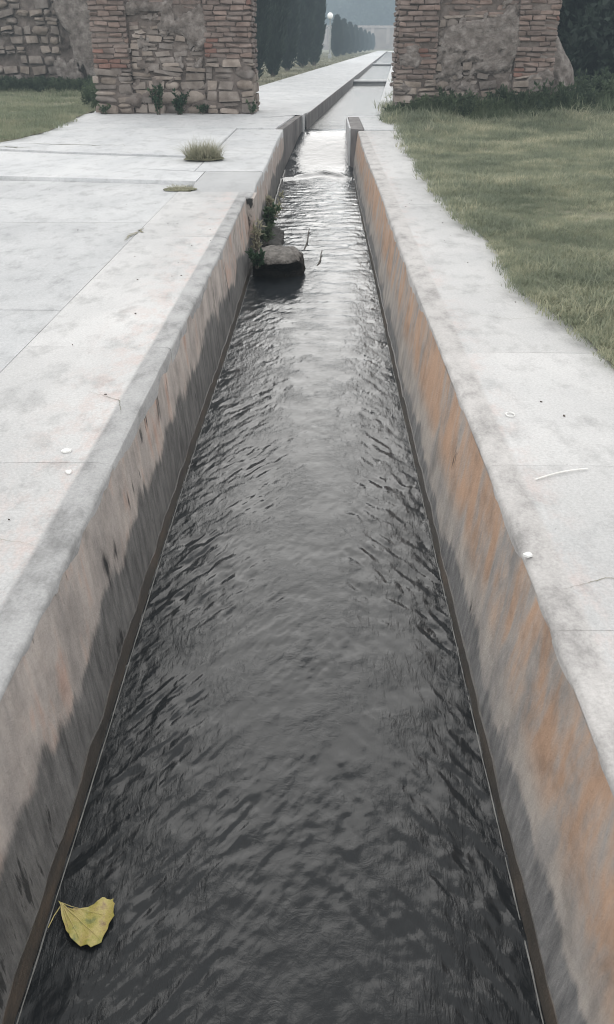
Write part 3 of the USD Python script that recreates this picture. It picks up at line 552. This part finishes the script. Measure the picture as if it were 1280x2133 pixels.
wall_stones(TR, RX0 - .07, RA + .03, .05, .66, YF - .02, (.30, .15), 51)
wall_stones(TR, RA, RB, .05, 1.74, YF + .05, (.30, .15), 52, jit=.12)
wall_stones(TR, RB, RX1 + .02, .05, .70, YF - .02, (.30, .16), 53)
patches(smear(RX0 + .05, RX1 - .05, .25, 2.3, YF + .02, [(2.75, 1.45, .7, .22), (3.2, 1.1, .5, .35), (2.35, .85, .25, .4), (3.5, 1.5, .2, .5)], 13, .04), 'plaster', TR)
patches(smear(RX0 + .02, RX1 - .02, .2, 1.4, YF, [(4.15, .65, .35, .28), (1.7, 1.0, .3, .25), (1.55, .5, .25, .15)], 19, .035), 'plaster', TR)
# broken masonry leaning against its outer corner
m = rounded(1.0, 1.5, 1.7, .09, np.random.default_rng(5), 4); v = m[0].copy(); v[:, 0] += .0 - .32 * np.clip(v[:, 2], -.2, 1); v[:, :] += .07 * (meshkit.fbm(v * 4, 4)[:, None] - .5)
obj('broken_stump', (v * np.array((1.0, 1, 1.05)) + np.array((4.60, YF + 1.4, .62)), m[1]), M['plaster'], TR)
# --- ruined wall set back on the left
RW = thing('ruined_wall', 'ruined rubble wall stub with a pale plaster strip, left of the left tower', 'wall')
WY, W0, W1 = 27.0, -10.05, -6.45
obj('wall_core', core(W0 + .12, W1, 0, 4.6, WY + .10, WY + 1.6, .10, 61, 60, 60), M['mortar'], RW)
rr = np.random.default_rng(62)
wall_stones(RW, W0, W1 - 1.0, .02, 2.9, WY, (.36, .24), 62, jit=.14, dep=.34, skip=lambda x, z: rr.random() < .22, sub=2)
st = []; wall_stones(RW, W0, W1 - .1, 2.9, 4.6, WY, (.36, .24), 63, jit=.14, dep=.34, stuff=st, sub=1); tag(obj('upper_stones', cat_(*st), M['stone'], RW), kind='stuff')
for a in ((-6.85, 1.5, .62, 1.35, WY - .10, .10, 3), (-7.3, .5, .5, .55, WY - .12, .12, 8), (-6.9, 2.8, .5, .9, WY - .10, .09, 12)):
    obj('plaster_patch', plaster(*a), M['plaster'], RW)

# ------------------------------------------------------------------ plants
def blades(n, rad, h, w, lean, r, segs=2):
    """n curved tapering grass blades growing within rad"""
    a = r.uniform(0, 2 * math.pi, n); rr_ = rad * np.sqrt(r.uniform(0, 1, n)); b = np.c_[rr_ * np.cos(a), rr_ * np.sin(a), np.zeros(n)]
    d = r.uniform(0, 2 * math.pi, n); dirv = np.c_[np.cos(d), np.sin(d), 0 * d]; L = h * r.uniform(.5, 1.2, n); le_ = lean * r.uniform(.2, 1.3, n)
    sd_ = np.c_[-np.sin(d + r.normal(0, .5, n)), np.cos(d), 0 * d] * (w * r.uniform(.6, 1.3, n))[:, None] / 2
    def at_(t): return b + dirv * (L * le_ * t ** 1.7)[:, None] + np.array((0, 0, 1)) * (L * t * (1 - .35 * le_ * t))[:, None]
    p0, p1, p2 = at_(np.zeros(n)), at_(np.full(n, .55)), at_(np.ones(n))
    v = np.stack([p0 - sd_, p0 + sd_, p1 - sd_ * .8, p1 + sd_ * .8, p2], 1).reshape(-1, 3)
    o = np.arange(n)[:, None] * 5; f = np.concatenate([o + np.array(t) for t in ((0, 1, 3), (0, 3, 2), (2, 3, 4))])
    return v, f
def leaves(P, D, ln, wd, r, fold=.15):
    """pointed leaves at points P growing along D"""
    n = len(P); D = D / np.linalg.norm(D, axis=1, keepdims=True); s = np.cross(D, r.normal(0, 1, (n, 3))); s /= np.linalg.norm(s, axis=1, keepdims=True); u = np.cross(s, D)
    ln = np.broadcast_to(ln, n)[:, None] * r.uniform(.6, 1.3, (n, 1)); wd = np.broadcast_to(wd, n)[:, None] * r.uniform(.7, 1.2, (n, 1))
    v = np.stack([P, P + D * ln * .45 + s * wd / 2 + u * wd * fold, P + D * ln, P + D * ln * .45 - s * wd / 2 + u * wd * fold], 1).reshape(-1, 3)
    o = np.arange(n)[:, None] * 4
    return v, np.concatenate([o + np.array((0, 1, 2)), o + np.array((0, 2, 3))])
def instancer(name, protos, mats, pos, rz, sc, ids, label, cat):
    pi = UsdGeom.PointInstancer.Define(stage, numbered('/World/' + name)); rel = pi.CreatePrototypesRel()
    for i, m in enumerate(protos):
        q = usdkit.mesh(stage, f'{pi.GetPath()}/clump' + (f'_{i:03d}' if i else ''), m, mats[i % len(mats)], smooth=False); rel.AddTarget(q.GetPath())
    pi.CreatePositionsAttr(Vt.Vec3fArray.FromNumpy(pos.astype(np.float32))); pi.CreateProtoIndicesAttr(Vt.IntArray.FromNumpy(ids.astype(np.int32)))
    pi.CreateScalesAttr(Vt.Vec3fArray.FromNumpy(np.repeat(sc[:, None], 3, 1).astype(np.float32) if sc.ndim == 1 else sc.astype(np.float32)))
    pi.CreateOrientationsAttr(Vt.QuathArray([Gf.Quath(float(math.cos(a / 2)), 0, 0, float(math.sin(a / 2))) for a in rz]))
    return tag(pi, label, cat, kind='stuff')
def scatter(n, x0, x1, y0, y1, ok, r):
    p = np.c_[r.uniform(x0, x1, n), r.uniform(y0, y1, n)]; return p[ok(p[:, 0], p[:, 1])]
r = np.random.default_rng(100)
# lawns: turf sheet (structure) + blades (stuff)
def turf(edge_fn, y0, y1, xfar, side, z, name, label):
    ysx = np.linspace(y0, y1, 160); nx = 40; t = np.linspace(0, 1, nx) ** 2
    e = edge_fn(ysx); Xt = e[:, None] + (xfar - e)[:, None] * t; Yt = np.repeat(ysx[:, None], nx, 1)
    Zt = z + .03 * np.minimum(1, t * 30)[None, :] + .02 * (meshkit.fbm(np.stack([Xt * 1.5, Yt * 1.5, 0 * Xt], -1), 3) - .5)
    P = np.stack([Xt, Yt, Zt], -1)
    return tag(obj(name, grid(P if side > 0 else P[:, ::-1]), M['soil'], smooth=True), label, 'ground', kind='structure')
re_y = [-3, 2.0, 3.0, 3.67, 4.25, 5.0, 5.7, 6.7, 8.5, 10.6, 13, 16, 17.2, 20]; re_x = [1.40, 1.38, 1.36, 1.33, 1.30, 1.19, 1.215, 1.20, 1.17, 1.15, 1.21, 1.28, 1.28, 1.5]
edge_r = lambda y: np.maximum(np.interp(y, re_y, re_x), np.where(np.asarray(y) > 18.0, fr(np.asarray(y)) + .36, 0)) + .05 * (meshkit.fbm(np.stack([y * 2.1, 0 * y, 0 * y + 3], -1), 4) - .5)
edge_l = lambda y: np.interp(y, [11, 12.84, 14.2, 19.2, 19.3, 45], [-5.3, -4.62, -4.42, -4.8, -3.2, -3.2]) + .18 * (meshkit.fbm(np.stack([y * 1.6, 0 * y, 0 * y + 9], -1), 4) - .5)
turf(edge_r, -3, 40, 30, 1, .008, 'lawn', 'turf on the right bank under the grass'); turf(edge_l, 11, 45, -40, -1, .058, 'lawn', 'turf left of the pavement under the grass')
clumps = [blades(40, .08, .038, .0036, .9, r) for _ in range(5)] + [blades(22, .075, .060, .004, 1.1, r) for _ in range(2)]
def lawn(name, edge, side, zones, mat, label, z, dens_noise=3, hgt=1.0):
    allp = []; S = []
    for (n, xf, y0, y1, s) in zones:
        p = scatter(n, *((0, xf) if side > 0 else (xf, 0)), y0, y1, lambda x, y: (x > edge(y) - .03) if side > 0 else (x < edge(y) + .03), r)
        allp.append(p); S.append(s * r.uniform(.7, 1.35, len(p)))
    p = np.concatenate(allp); S = np.concatenate(S)
    k = meshkit.fbm(np.c_[p * 1.1, 0 * S], 4); S = S * np.clip(.2 + 1.7 * k, .3, 1.6) * (1 + (1.0 * ss(15.0, 17.6, p[:, 1]) * (1 - ss(20, 21, p[:, 1])) if side > 0 else 0))
    sc = np.c_[S, S, S * hgt * r.uniform(.7, 1.3, len(S))]
    instancer(name, clumps, [mat], np.c_[p, np.full(len(p), z)], r.uniform(0, 6.28, len(p)), sc, r.integers(0, len(clumps), len(p)), label, 'grass')
lawn('grass', edge_r, 1, [(11000, 4.5, 2.6, 6.5, .95), (13000, 6.0, 6.5, 12, 1.2), (9000, 11, 12, 20, 1.7), (5000, 22, 20, 36, 2.6)], M['grass'], 'short patchy green and yellowing lawn on the right bank', .03)
lawn('grass', edge_l, -1, [(9000, -12, 11.5, 20, 1.6), (8000, -22, 20, 42, 2.4)], M['grass_left'], 'short shaded lawn left of the pavement in front of the ruined wall', .08)
p = scatter(5000, -9, 14, 19.3, 130, lambda x, y: (x < pe(y) + .1) & (x > pe(y) - 5.5 - .02 * y), r)
instancer('grass', clumps, [M['grass_dry']], np.c_[p, np.full(len(p), -.03)], r.uniform(0, 6.28, len(p)), 2.6 * r.uniform(.7, 1.5, len(p)), r.integers(0, len(clumps), len(p)), 'dry pale grass verge along the left side of the far path', 'grass')
# fine blades creeping over the lawn edge
def weed_mesh(h, rad, n, ln, wd, r, stems=6):
    P, D, tb = [], [], []
    for s in range(stems):
        a = r.uniform(0, 6.28); tip = np.array((math.cos(a) * rad * r.uniform(.2, 1), math.sin(a) * rad * r.uniform(.2, 1), h * r.uniform(.55, 1.1)))
        b = np.array((math.cos(a), math.sin(a), 0)) * rad * .15; q = np.linspace(0, 1, 5)[:, None]; path = b + (tip - b) * q + np.array((0, 0, 1)) * (.15 * h * np.sin(q * math.pi))
        tb.append(tube(path, np.linspace(.006, .002, 5) * (h / .4) ** .5, 4))
        for _ in range(n // stems):
            t = r.uniform(.12, 1); P.append(b + (tip - b) * t + np.array((0, 0, .15 * h * math.sin(t * math.pi)))); D.append(r.normal(0, 1, 3) + np.array((0, 0, .5)) + .5 * (tip - b) / h)
    return leaves(np.array(P), np.array(D), ln, wd, r), cat_(*tb)
weeds = [weed_mesh(.42, .28, 260, .075, .032, r, 9) for _ in range(4)]
n = 700; px = np.r_[r.uniform(1.24, 4.9, 700), r.uniform(4.5, 9.5, 520)]
py = np.r_[YF - .12 - np.abs(r.normal(0, .75, 700)), YF + 1.6 + r.normal(0, 2.4, 520)]
keep = ~((px < 4.6) & (py > YF - .04)); px, py = px[keep], py[keep]
s_ = np.where(px < 1.9, .62, .82) * r.uniform(.35, 1.45, len(px)) * np.clip(1 - (YF - py - .3) * .5, .25, 1) * np.where(px > 5, 1.25, 1) * (.45 + 1.1 * meshkit.fbm(np.c_[px * 1.7, py * .7, px * 0], 3))
tall = [blades(150, .2, .40, .007, .8, r) for _ in range(4)]
instancer('undergrowth', [w[0] for w in weeds] + tall, [M['weed_dark']] * 4 + [M['under']] * 4, np.c_[px, py, np.full(len(px), .0)], r.uniform(0, 6.28, len(px)), s_, np.where(r.uniform(0, 1, len(px)) < np.clip(.5 + (YF - py) * .45, .4, .97), 4, 0) + r.integers(0, 4, len(px)), 'dark leafy undergrowth along the foot of the right tower', 'undergrowth')
px = r.uniform(-11, -4.7, 420); py = np.where(px < -6.4, WY - .15 - np.abs(r.normal(0, .5, 420)), np.interp(px, [-6.4, -4.7], [26, 19.6]) + r.normal(0, .4, 420))
instancer('undergrowth', [w[0] for w in weeds], [M['weed_dark']], np.c_[px, py, np.full(len(px), .0)], r.uniform(0, 6.28, len(px)), r.uniform(.5, 1.0, len(px)), r.integers(0, 4, len(px)), 'dark low weeds along the foot of the ruined wall', 'undergrowth')
def weed(x, y, z, h, rad, n, ln, wd, label, mat='weed', name='weed', catg='weed', grp=None):
    w = weed_mesh(h, rad, int(n * 2.2), ln * .66, wd * .62, r, max(6, n // 14)); t = thing(name, label, catg, (x, y, z), group=grp)
    obj('foliage', w[0], M[mat], t, False); obj('stems', w[1], M['bark'], t); return t
weed(-3.25, YF - .20, .05, .50, .20, 170, .12, .06, 'tall leafy green weed at the middle of the left tower foot')
weed(-2.84, YF - .20, .05, .38, .26, 170, .11, .06, 'broader leafy green weed at the foot of the left tower, right beside the tall weed')
weed(-2.40, YF - .16, .05, .20, .22, 80, .08, .04, 'low sprawl of green weed under a big stone of the left tower')
weed(-1.42, YF - .16, .05, .22, .14, 80, .07, .04, 'small green weed at the channel-side corner of the left tower')
weed(-4.35, YF - .14, .05, .18, .18, 60, .07, .04, 'little weed at the lawn-side corner of the left tower')
# dry tufts growing from pavement joints
def tuft(x, y, z, h, rad, n, label, sx=1.0):
    t = thing('grass_tuft', label, 'grass tuft', (x, y, z)); m = blades(n, rad, h, .005, 1.25, r); m2 = blades(n // 3, rad * .8, h * 1.15, .004, .7, r)
    v, f = cat_(m, m2); v[:, 0] *= sx; obj('blades', (v, f), M['tuft'], t, False)
    obj('root_mat', moved(rounded(rad * 2.2 * sx, rad * 1.7, .03, .12, r, 2), (0, 0, .004)), M['soil'], t)
tuft(-1.47, 11.05, .05, .23, .19, 800, 'large bushy tuft of dry grass on the pavement near the channel', 1.15)
tuft(-1.44, 8.93, .0, .05, .10, 160, 'small flattened brown tuft at the corner of the grey cement patch', 1.5)
tuft(1.62, 6.0 + 8.4, .04, .22, .06, 40, 'single pale dry tuft standing in the right lawn')
# weeds on the mud bank in the channel
RK = thing('mud_rock', 'dark overhanging mud-caked rock in the water against the left channel wall', 'rock', (-.42, 7.98, ZW))
m = rounded(.47, .66, .42, .06, np.random.default_rng(3), 5); v = m[0].copy()
und = np.clip((.10 - v[:, 2]) / .12, 0, 1) * np.clip(-v[:, 1] / .3, 0, 1); v[:, 1] += .26 * und; v[:, 2] = np.where(v[:, 2] > .05, .05 + (v[:, 2] - .05) * .75, v[:, 2])
v += .035 * (meshkit.fbm(v * 14, 4)[:, None] - .5) + .02 * (meshkit.fbm(v * 40 + 7, 3)[:, None] - .5); obj('rock', (v + np.array((0, 0, .085)), m[1]), M['rock'], RK)
m = rounded(.30, 1.9, .10, .1, np.random.default_rng(9), 4); v = m[0] + .05 * (meshkit.fbm(m[0] * 9, 4)[:, None] - .5); obj('mud_bank', (v + np.array((-.16, 1.35, .0)), m[1]), M['rock'], RK)
weed(-.60, 10.4, ZW + .08, .25, .16, 120, .09, .045, 'yellowish green weed farthest along the mud by the left channel wall', 'tuft')
weed(-.62, 9.75, ZW + .06, .26, .15, 120, .085, .045, 'bright green weed clump on the mud against the left channel wall', 'weed')
weed(-.60, 9.1, ZW + .06, .16, .14, 90, .08, .04, 'darker green weed on the mud just behind the rock in the channel', 'weed_dark')
weed(-.645, 8.35, ZW + .10, .34, .07, 60, .10, .03, 'thin upright weed in the corner of the left channel wall', 'tuft')
weed(-.60, 7.66, ZW + .14, .14, .11, 70, .09, .045, 'little green leaf rosette hanging over the front of the rock', 'weed')
for a, b, lab in (((-.21, 9.05, ZW - .01), (-.15, 10.1, ZW + .035), 'long dark twig sticking out of the water behind the rock'), ((-.065, 8.35, ZW - .01), (-.0, 8.95, ZW + .03), 'short dark twig in the rippled water right of the rock')):
    t = np.linspace(0, 1, 6)[:, None]; pts = np.array(a) + (np.array(b) - np.array(a)) * t + .012 * np.sin(t * 5) * np.array((1, 0, .5))
    tag(obj('twig', tube(pts, np.linspace(.010, .005, 6), 6), M['twig']), lab, 'twig')

# ------------------------------------------------------------------ trees
def cypress_mesh(H, R, n, r, ln=.34):
    t = r.uniform(0, 1, n) ** .9; a = r.uniform(0, 6.28, n)
    prof = np.interp(t, [0, .06, .2, .45, .75, 1], [.12, .55, .95, 1.0, .7, .05])
    lob = 1 + .55 * (meshkit.fbm(np.c_[np.cos(a) * 1.3, np.sin(a) * 1.3, t * H * .8], 3) - .5) * 2
    rr_ = R * prof * lob * (1.12 - .5 * r.uniform(0, 1, n) ** 2); P = np.c_[rr_ * np.cos(a), rr_ * np.sin(a), .12 + t * (H - .12) - .25 * r.uniform(0, 1, n) ** 3]
    D = np.c_[np.cos(a) * .35, np.sin(a) * .35, np.ones(n)] + r.normal(0, .38, (n, 3))
    v = leaves(P, D, ln, ln * .34, r)
    tt = np.linspace(0, 1, 16); core_ = lathe([(max(.02, R * .5 * np.interp(q, [0, .06, .2, .45, .75, 1], [.12, .55, .95, 1.0, .7, .05])), .3 + q * (H - .6)) for q in tt], 14)
    return cat_(v, core_)
def cypress(label, loc, sc):
    t = thing('cypress_tree', label, 'tree', loc, 0, sc, 'cypresses along the far path')
    obj('crown', cypress_mesh(7.5, .50, 5200, r), M['cypress'], t, False); obj('trunk', tube([(0, 0, -.1), (.01, 0, .5), (0, .01, 2.5), (0, 0, 6.5)], [.11, .09, .07, .02], 8), M['bark'], t); return t
proto = cypress('tall dark cypress nearest the left tower, half hidden behind its edge', (-2.75, 36.5, 0), (1, 1, 1))
cyp = [(-2.28, 41.5, 1.0, 'tall dark cypress with the lowest pointed skirt, second from the left tower'), (-1.95, 49, 1.0, 'tall dark cypress third from the left tower, between two pale gaps'),
       (-1.32, 56, 1.12, 'tall dark cypress fourth from the left tower'), (-.72, 61, 1.15, 'broad dark cypress last in the tall row, just left of the lamp'), (-1.3, 66, 1.2, 'dark cypress showing behind the last tall one, left of the lamp')]
for i, (x, y, s, lab) in enumerate(cyp): dup(proto, 'cypress_tree', lab, 'tree', (x, y, 0), 67 * i + 30, (s, s, s * 1.05), 'cypresses along the far path')
y = 96
ORD = 'nearest second third fourth fifth sixth seventh eighth ninth tenth farthest'.split()
for k in range(11):
    xx = 1.35 + .094 * (y - 96) - .2; s = max(.26, .47 - .018 * k)
    dup(proto, 'young_cypress', ORD[k] + ' hazy young cypress beyond the lamp in the low row', 'tree', (xx, y, 0), 51 * k, (s * 2.1, s * 2.1, s), 'young cypresses in the low row beyond the lamp'); y += 9 + k * .8
def broad_mesh(H, R, n, r, leaf, low=.25):
    r = np.random.default_rng(int(H * 10 + n))
    P = []; cs = [(np.array((r.normal(0, R * .45), r.normal(0, R * .45), H * (low + .13 + (.74 - low) * k / 10))), R * r.uniform(.42, .62)) for k in range(11)]
    for c, q in cs:
        d = r.normal(0, 1, (n // 11, 3)); d /= np.linalg.norm(d, axis=1, keepdims=True); P.append(c + d * q * (r.uniform(.35, 1.08, (len(d), 1)) ** .5) * np.array((1, 1, .85)))
    P = np.concatenate(P); P = P[P[:, 2] > .1]; D = r.normal(0, 1, P.shape) + np.array((0, 0, .2))
    limbs = [tube([(0, 0, -.1), (0, 0, H * .2), (.1, .05, H * .45)], [R * .08, R * .065, R * .05], 8)] + [tube([(0, 0, H * .22), c * np.array((.5, .5, .8)), c], [R * .045, R * .03, R * .012], 6) for c, q in cs[:7]]
    return leaves(P, D, leaf, leaf * .6, r), cat_(*limbs)
def broad(label, loc, sc, H, R, n, leaf, low, group, name='tree', mat='tree'):
    m = broad_mesh(H, R, n, r, leaf, low); t = thing(name, label, 'tree', loc, 0, sc, group); obj('crown', m[0], M[mat], t, False); obj('trunk', m[1], M['bark'], t); return t
D1 = broad('dark leafy tree close behind the right tower, at the right edge', (8.0, 28, 0), (1, 1, 1), 6.5, 2.2, 15000, .30, -.02, 'dark trees behind the right tower', 'dark_tree', 'cypress')
dup(D1, 'dark_tree', 'dark leafy tree peeping out directly behind the right tower edge', 'tree', (6.3, 27.5, 0), 220, (1, 1, 1), 'dark trees behind the right tower')
dup(D1, 'dark_tree', 'dark leafy tree second from the right tower, beyond the broken stump', 'tree', (10.0, 30, 0), 80, (1.1, 1.1, 1.1), 'dark trees behind the right tower')
dup(D1, 'dark_tree', 'dark leafy tree farthest right behind the lawn undergrowth', 'tree', (12.6, 29, 0), 170, (1.1, 1.1, 1.2), 'dark trees behind the right tower')
WD = [broad('hazy broad tree in the distant wood', (8.0, 232, 0), (1, 1, 1), 15, 6, 4200, 1.1, .1, 'trees of the distant wood', 'wood_tree'), broad('hazy broad tree in the distant wood', (19.0, 240, 0), (1, 1, 1), 17, 6.5, 4200, 1.1, .1, 'trees of the distant wood', 'wood_tree')]
for k in range(30):
    xx = -72 + k * 6.2 + r.uniform(-1.5, 1.5); s = r.uniform(.85, 1.25)
    dup(WD[k % 2], 'wood_tree', 'hazy broad tree in the distant wood', 'tree', (xx, 246 + r.uniform(-12, 30) + (12 if k % 3 else 0), 0), r.uniform(0, 360), (s, s, s), 'trees of the distant wood')
# lamp
LP = thing('street_lamp', 'tall pale lamp post with a round white globe beside the far cypresses', 'street lamp', (.42, 86, 0), scale=(1, 1, .80))
obj('post', lathe([(.16, -.1), (.16, .35), (.11, .42), (.075, .5), (.06, 2.2), (.05, 3.75), (.11, 3.82), (.13, 3.88), (.0, 3.9)], 14), M['lamp_post'], LP)
gm = trimesh.creation.icosphere(subdivisions=3, radius=.25); gm.apply_scale((1, 1, 1.25)); gm.apply_translation((0, 0, 4.12)); gb = obj('globe', (gm.vertices, gm.faces), M['globe'], LP, True)
obj('finial', lathe([(.05, 4.36), (.06, 4.38), (.02, 4.42), (0, 4.47)], 10), M['lamp_post'], gb)
# low building closing the view
FB = thing('garden_wall', 'long low hazy wall with a pale top course closing the far end of the channel', 'wall', (12, 185, 0))
obj('wall', box(-26, 26, 0, 1.2, -.2, 3.6), M['far_wall'], FB, False); obj('coping', box(-26.2, 26.2, -.15, 1.35, 3.602, 4.0), M['far_trim'], FB, False)
obj('plinth', box(-26.1, 26.1, -.1, -.004, -.2, .9), M['far_wall'], FB, False)
for k in range(-8, 9): obj('pilaster', box(k * 3 - .3, k * 3 + .3, -.12, -.004, .902, 3.598), M['far_trim'], FB, False)

# ------------------------------------------------------------------ small things
LZ = ZW + .007
def flake(name, x, y, z, pts, th, mat, lab, catg):
    p = np.array(pts, float); n = len(p); v, f = prism([(x + a, y + b) for a, b in p], z, z + th); return tag(obj(name, (v, f), mat, smooth=False), lab, catg)
def blob(rx, ry, seed, n=11):
    q = np.random.default_rng(seed); t = np.arange(n) * 2 * math.pi / n; return np.c_[np.cos(t) * rx, np.sin(t) * ry] * q.uniform(.7, 1.15, (n, 1))
flake('pale_chip', -.925, 2.75, .002, blob(.018, .017, 1), .006, M['chip'], 'white chip on the left coping, the farther of two beside a crack', 'chip')
flake('pale_chip', -.872, 2.58, .002, blob(.012, .014, 2), .005, M['chip'], 'smaller white chip on the left coping, the nearer of two', 'chip')
flake('pale_chip', .60, 2.07, .002, blob(.016, .012, 3), .006, M['chip'], 'white flake on the inner edge of the right coping', 'chip')
flake('pale_chip', -2.66, 6.9, -.004, blob(.03, .03, 4), .006, M['chip'], 'white chip on the slab far left of the channel', 'chip')
tp = np.arange(9) * 2 * math.pi / 8.6; tag(obj('wire_ring', tube(np.c_[.75 + .017 * np.cos(tp), 3.12 + .022 * np.sin(tp), np.full(9, .006)], .003, 5), M['chip']), 'little white ring lying on the right coping', 'ring')
t = np.linspace(0, 1, 8)[:, None]; tag(obj('straw', tube(np.array((.725, 2.55, .006)) + t * np.array((.20, .085, .0)) + np.sin(t * 3) * np.array((-.0, .012, .002)), .0028, 5), M['straw']), 'pale bent straw lying on the right coping', 'straw')
def crack(pts, w, z, lab, seed):
    q = np.random.default_rng(seed); p = np.array(pts, float); t = np.linspace(0, len(p) - 1, 24); c = np.stack([np.interp(t, range(len(p)), p[:, k]) for k in (0, 1)], 1) + q.normal(0, w * .7, (24, 2))
    d = np.gradient(c, axis=0); nn = np.stack([-d[:, 1], d[:, 0]], 1) / np.linalg.norm(d, axis=1)[:, None]; ww = w * q.uniform(.3, 1, 24) * np.sin(np.linspace(.15, 3.0, 24))
    L, Rr = c + nn * ww[:, None] / 2, c - nn * ww[:, None] / 2
    obj('crack', grid(np.stack([np.c_[L, np.full(24, z)], np.c_[Rr, np.full(24, z)]], 1)[:, ::-1]), M['soil'], pv)
crack([(-1.50, 6.45), (-1.43, 6.95)], .03, .004, '', 1); crack([(-4.3, 12.75), (-3.3, 12.55), (-2.6, 12.5)], .04, .056, '', 2); crack([(-4.6, 12.35), (-4.0, 12.2)], .05, .056, '', 3)
crack([(-1.0, 3.35), (-.84, 3.25), (-.80, 3.1)], .003, .003, '', 4); crack([(-1.3, 2.1), (-1.05, 2.16), (-.84, 2.1)], .0028, .003, '', 5); crack([(.72, 4.6), (1.0, 4.45), (1.2, 4.5)], .0028, .003, '', 6); crack([(.66, 1.9), (.8, 1.96), (.98, 1.9)], .0028, .003, '', 7)
lt = []
q = np.random.default_rng(77)
for k in range(40):
    x, y = (q.uniform(-1.43, -.83), q.uniform(1.5, 8.5)) if k < 18 else ((q.uniform(-3.0, -1.5), q.uniform(3, 9)) if k < 28 else (q.uniform(.68, 1.15), q.uniform(1.5, 9)))
    v, f = prism(blob(q.uniform(.002, .008), q.uniform(.0015, .005), 200 + k, 7), 0, .003); lt.append((rotz(v, q.uniform(0, 6)) + np.array((x, y, .0015)), f))
tag(obj('litter', cat_(*lt), M['bark'], smooth=False), 'scattered dark crumbs of leaf litter on the pale copings', 'litter', kind='stuff')
# yellow leaf afloat in the near left corner
f_, th_ = 1750., math.radians(PITCH); yw_ = math.radians(YAW)
LF = thing('floating_leaf', 'yellow leaf floating on the dark water near the left wall', 'leaf', (-.565, 1.312, LZ))
out = np.array([(275, 1030), (300, 1046), (335, 1052), (390, 1046), (430, 1026), (470, 1004), (500, 1010), (502, 1040), (484, 1085), (452, 1132), (412, 1183), (372, 1204), (332, 1196), (302, 1180), (286, 1140), (278, 1085)], float)
out = np.concatenate([out[i] + (out[(i + 1) % len(out)] - out[i]) * np.array((0, .33, .67))[:, None] for i in range(len(out))]); out += np.random.default_rng(4).normal(0, 3.0, out.shape); out = (out - np.array((385, 1105))) * .469; oy = -out[:, 1] * .00142; ox = out[:, 0] * .00132 - .435 * oy
rows = []
for s in (1, .8, .6, .4, .2):
    x_, y_ = ox * s, oy * s; rows.append(np.stack([x_, y_, .006 + .002 * (x_ / .05) ** 2 + .003 * np.sin(x_ * 130) * s], -1))
Pl = np.array(rows); v, f = grid(np.concatenate([Pl, Pl[:, :1]], 1)); n_ = len(ox); c = len(v); v = np.concatenate([v, [(0, 0, .006)]]); f = np.concatenate([f, [(4 * (n_ + 1) + j, 4 * (n_ + 1) + j + 1, c) for j in range(n_)]])
if np.cross(v[f[0][1]] - v[f[0][0]], v[f[0][2]] - v[f[0][0]])[2] < 0: f = f[:, ::-1]
bl = obj('blade', cat_((v, f), (v - np.array((0, 0, .0015)), f[:, ::-1])), M['leaf_yellow'], LF, True)
bx, by = ox[0] * .9, oy[0] * .9
for i_ in (24, 30, 36, 42):
    tx_, ty_ = ox[i_] * .86, oy[i_] * .86
    t = np.linspace(0, 1, 6)[:, None]; q = np.array((bx, by, 0)) + t * np.array((tx_ - bx, ty_ - by, 0)); q[:, 2] = .0072 + .002 * (q[:, 0] / .05) ** 2 + .003 * np.sin(q[:, 0] * 130) * .5
    obj('vein', tube(q, np.linspace(.0009, .0004, 6), 5), M['leaf_vein'], bl)
obj('stalk', tube([(bx, by, .007), (bx - .012, by - .03, .003), (bx - .018, by - .06, .0)], [.0016, .0013, .001], 6), M['leaf_vein'], LF)

# ------------------------------------------------------------------ haze
hz = MAT('evening_haze', {'v': ('principled_volume', {'color': (.62, .76, .87), 'density': .0021, 'anisotropy': .2})}, [], surface=None, volume='v.volume')
tag(obj('haze', box(-720, 720, -80, 720, -3, 24), hz, smooth=False), 'thin evening haze over the garden', 'haze', kind='stuff')
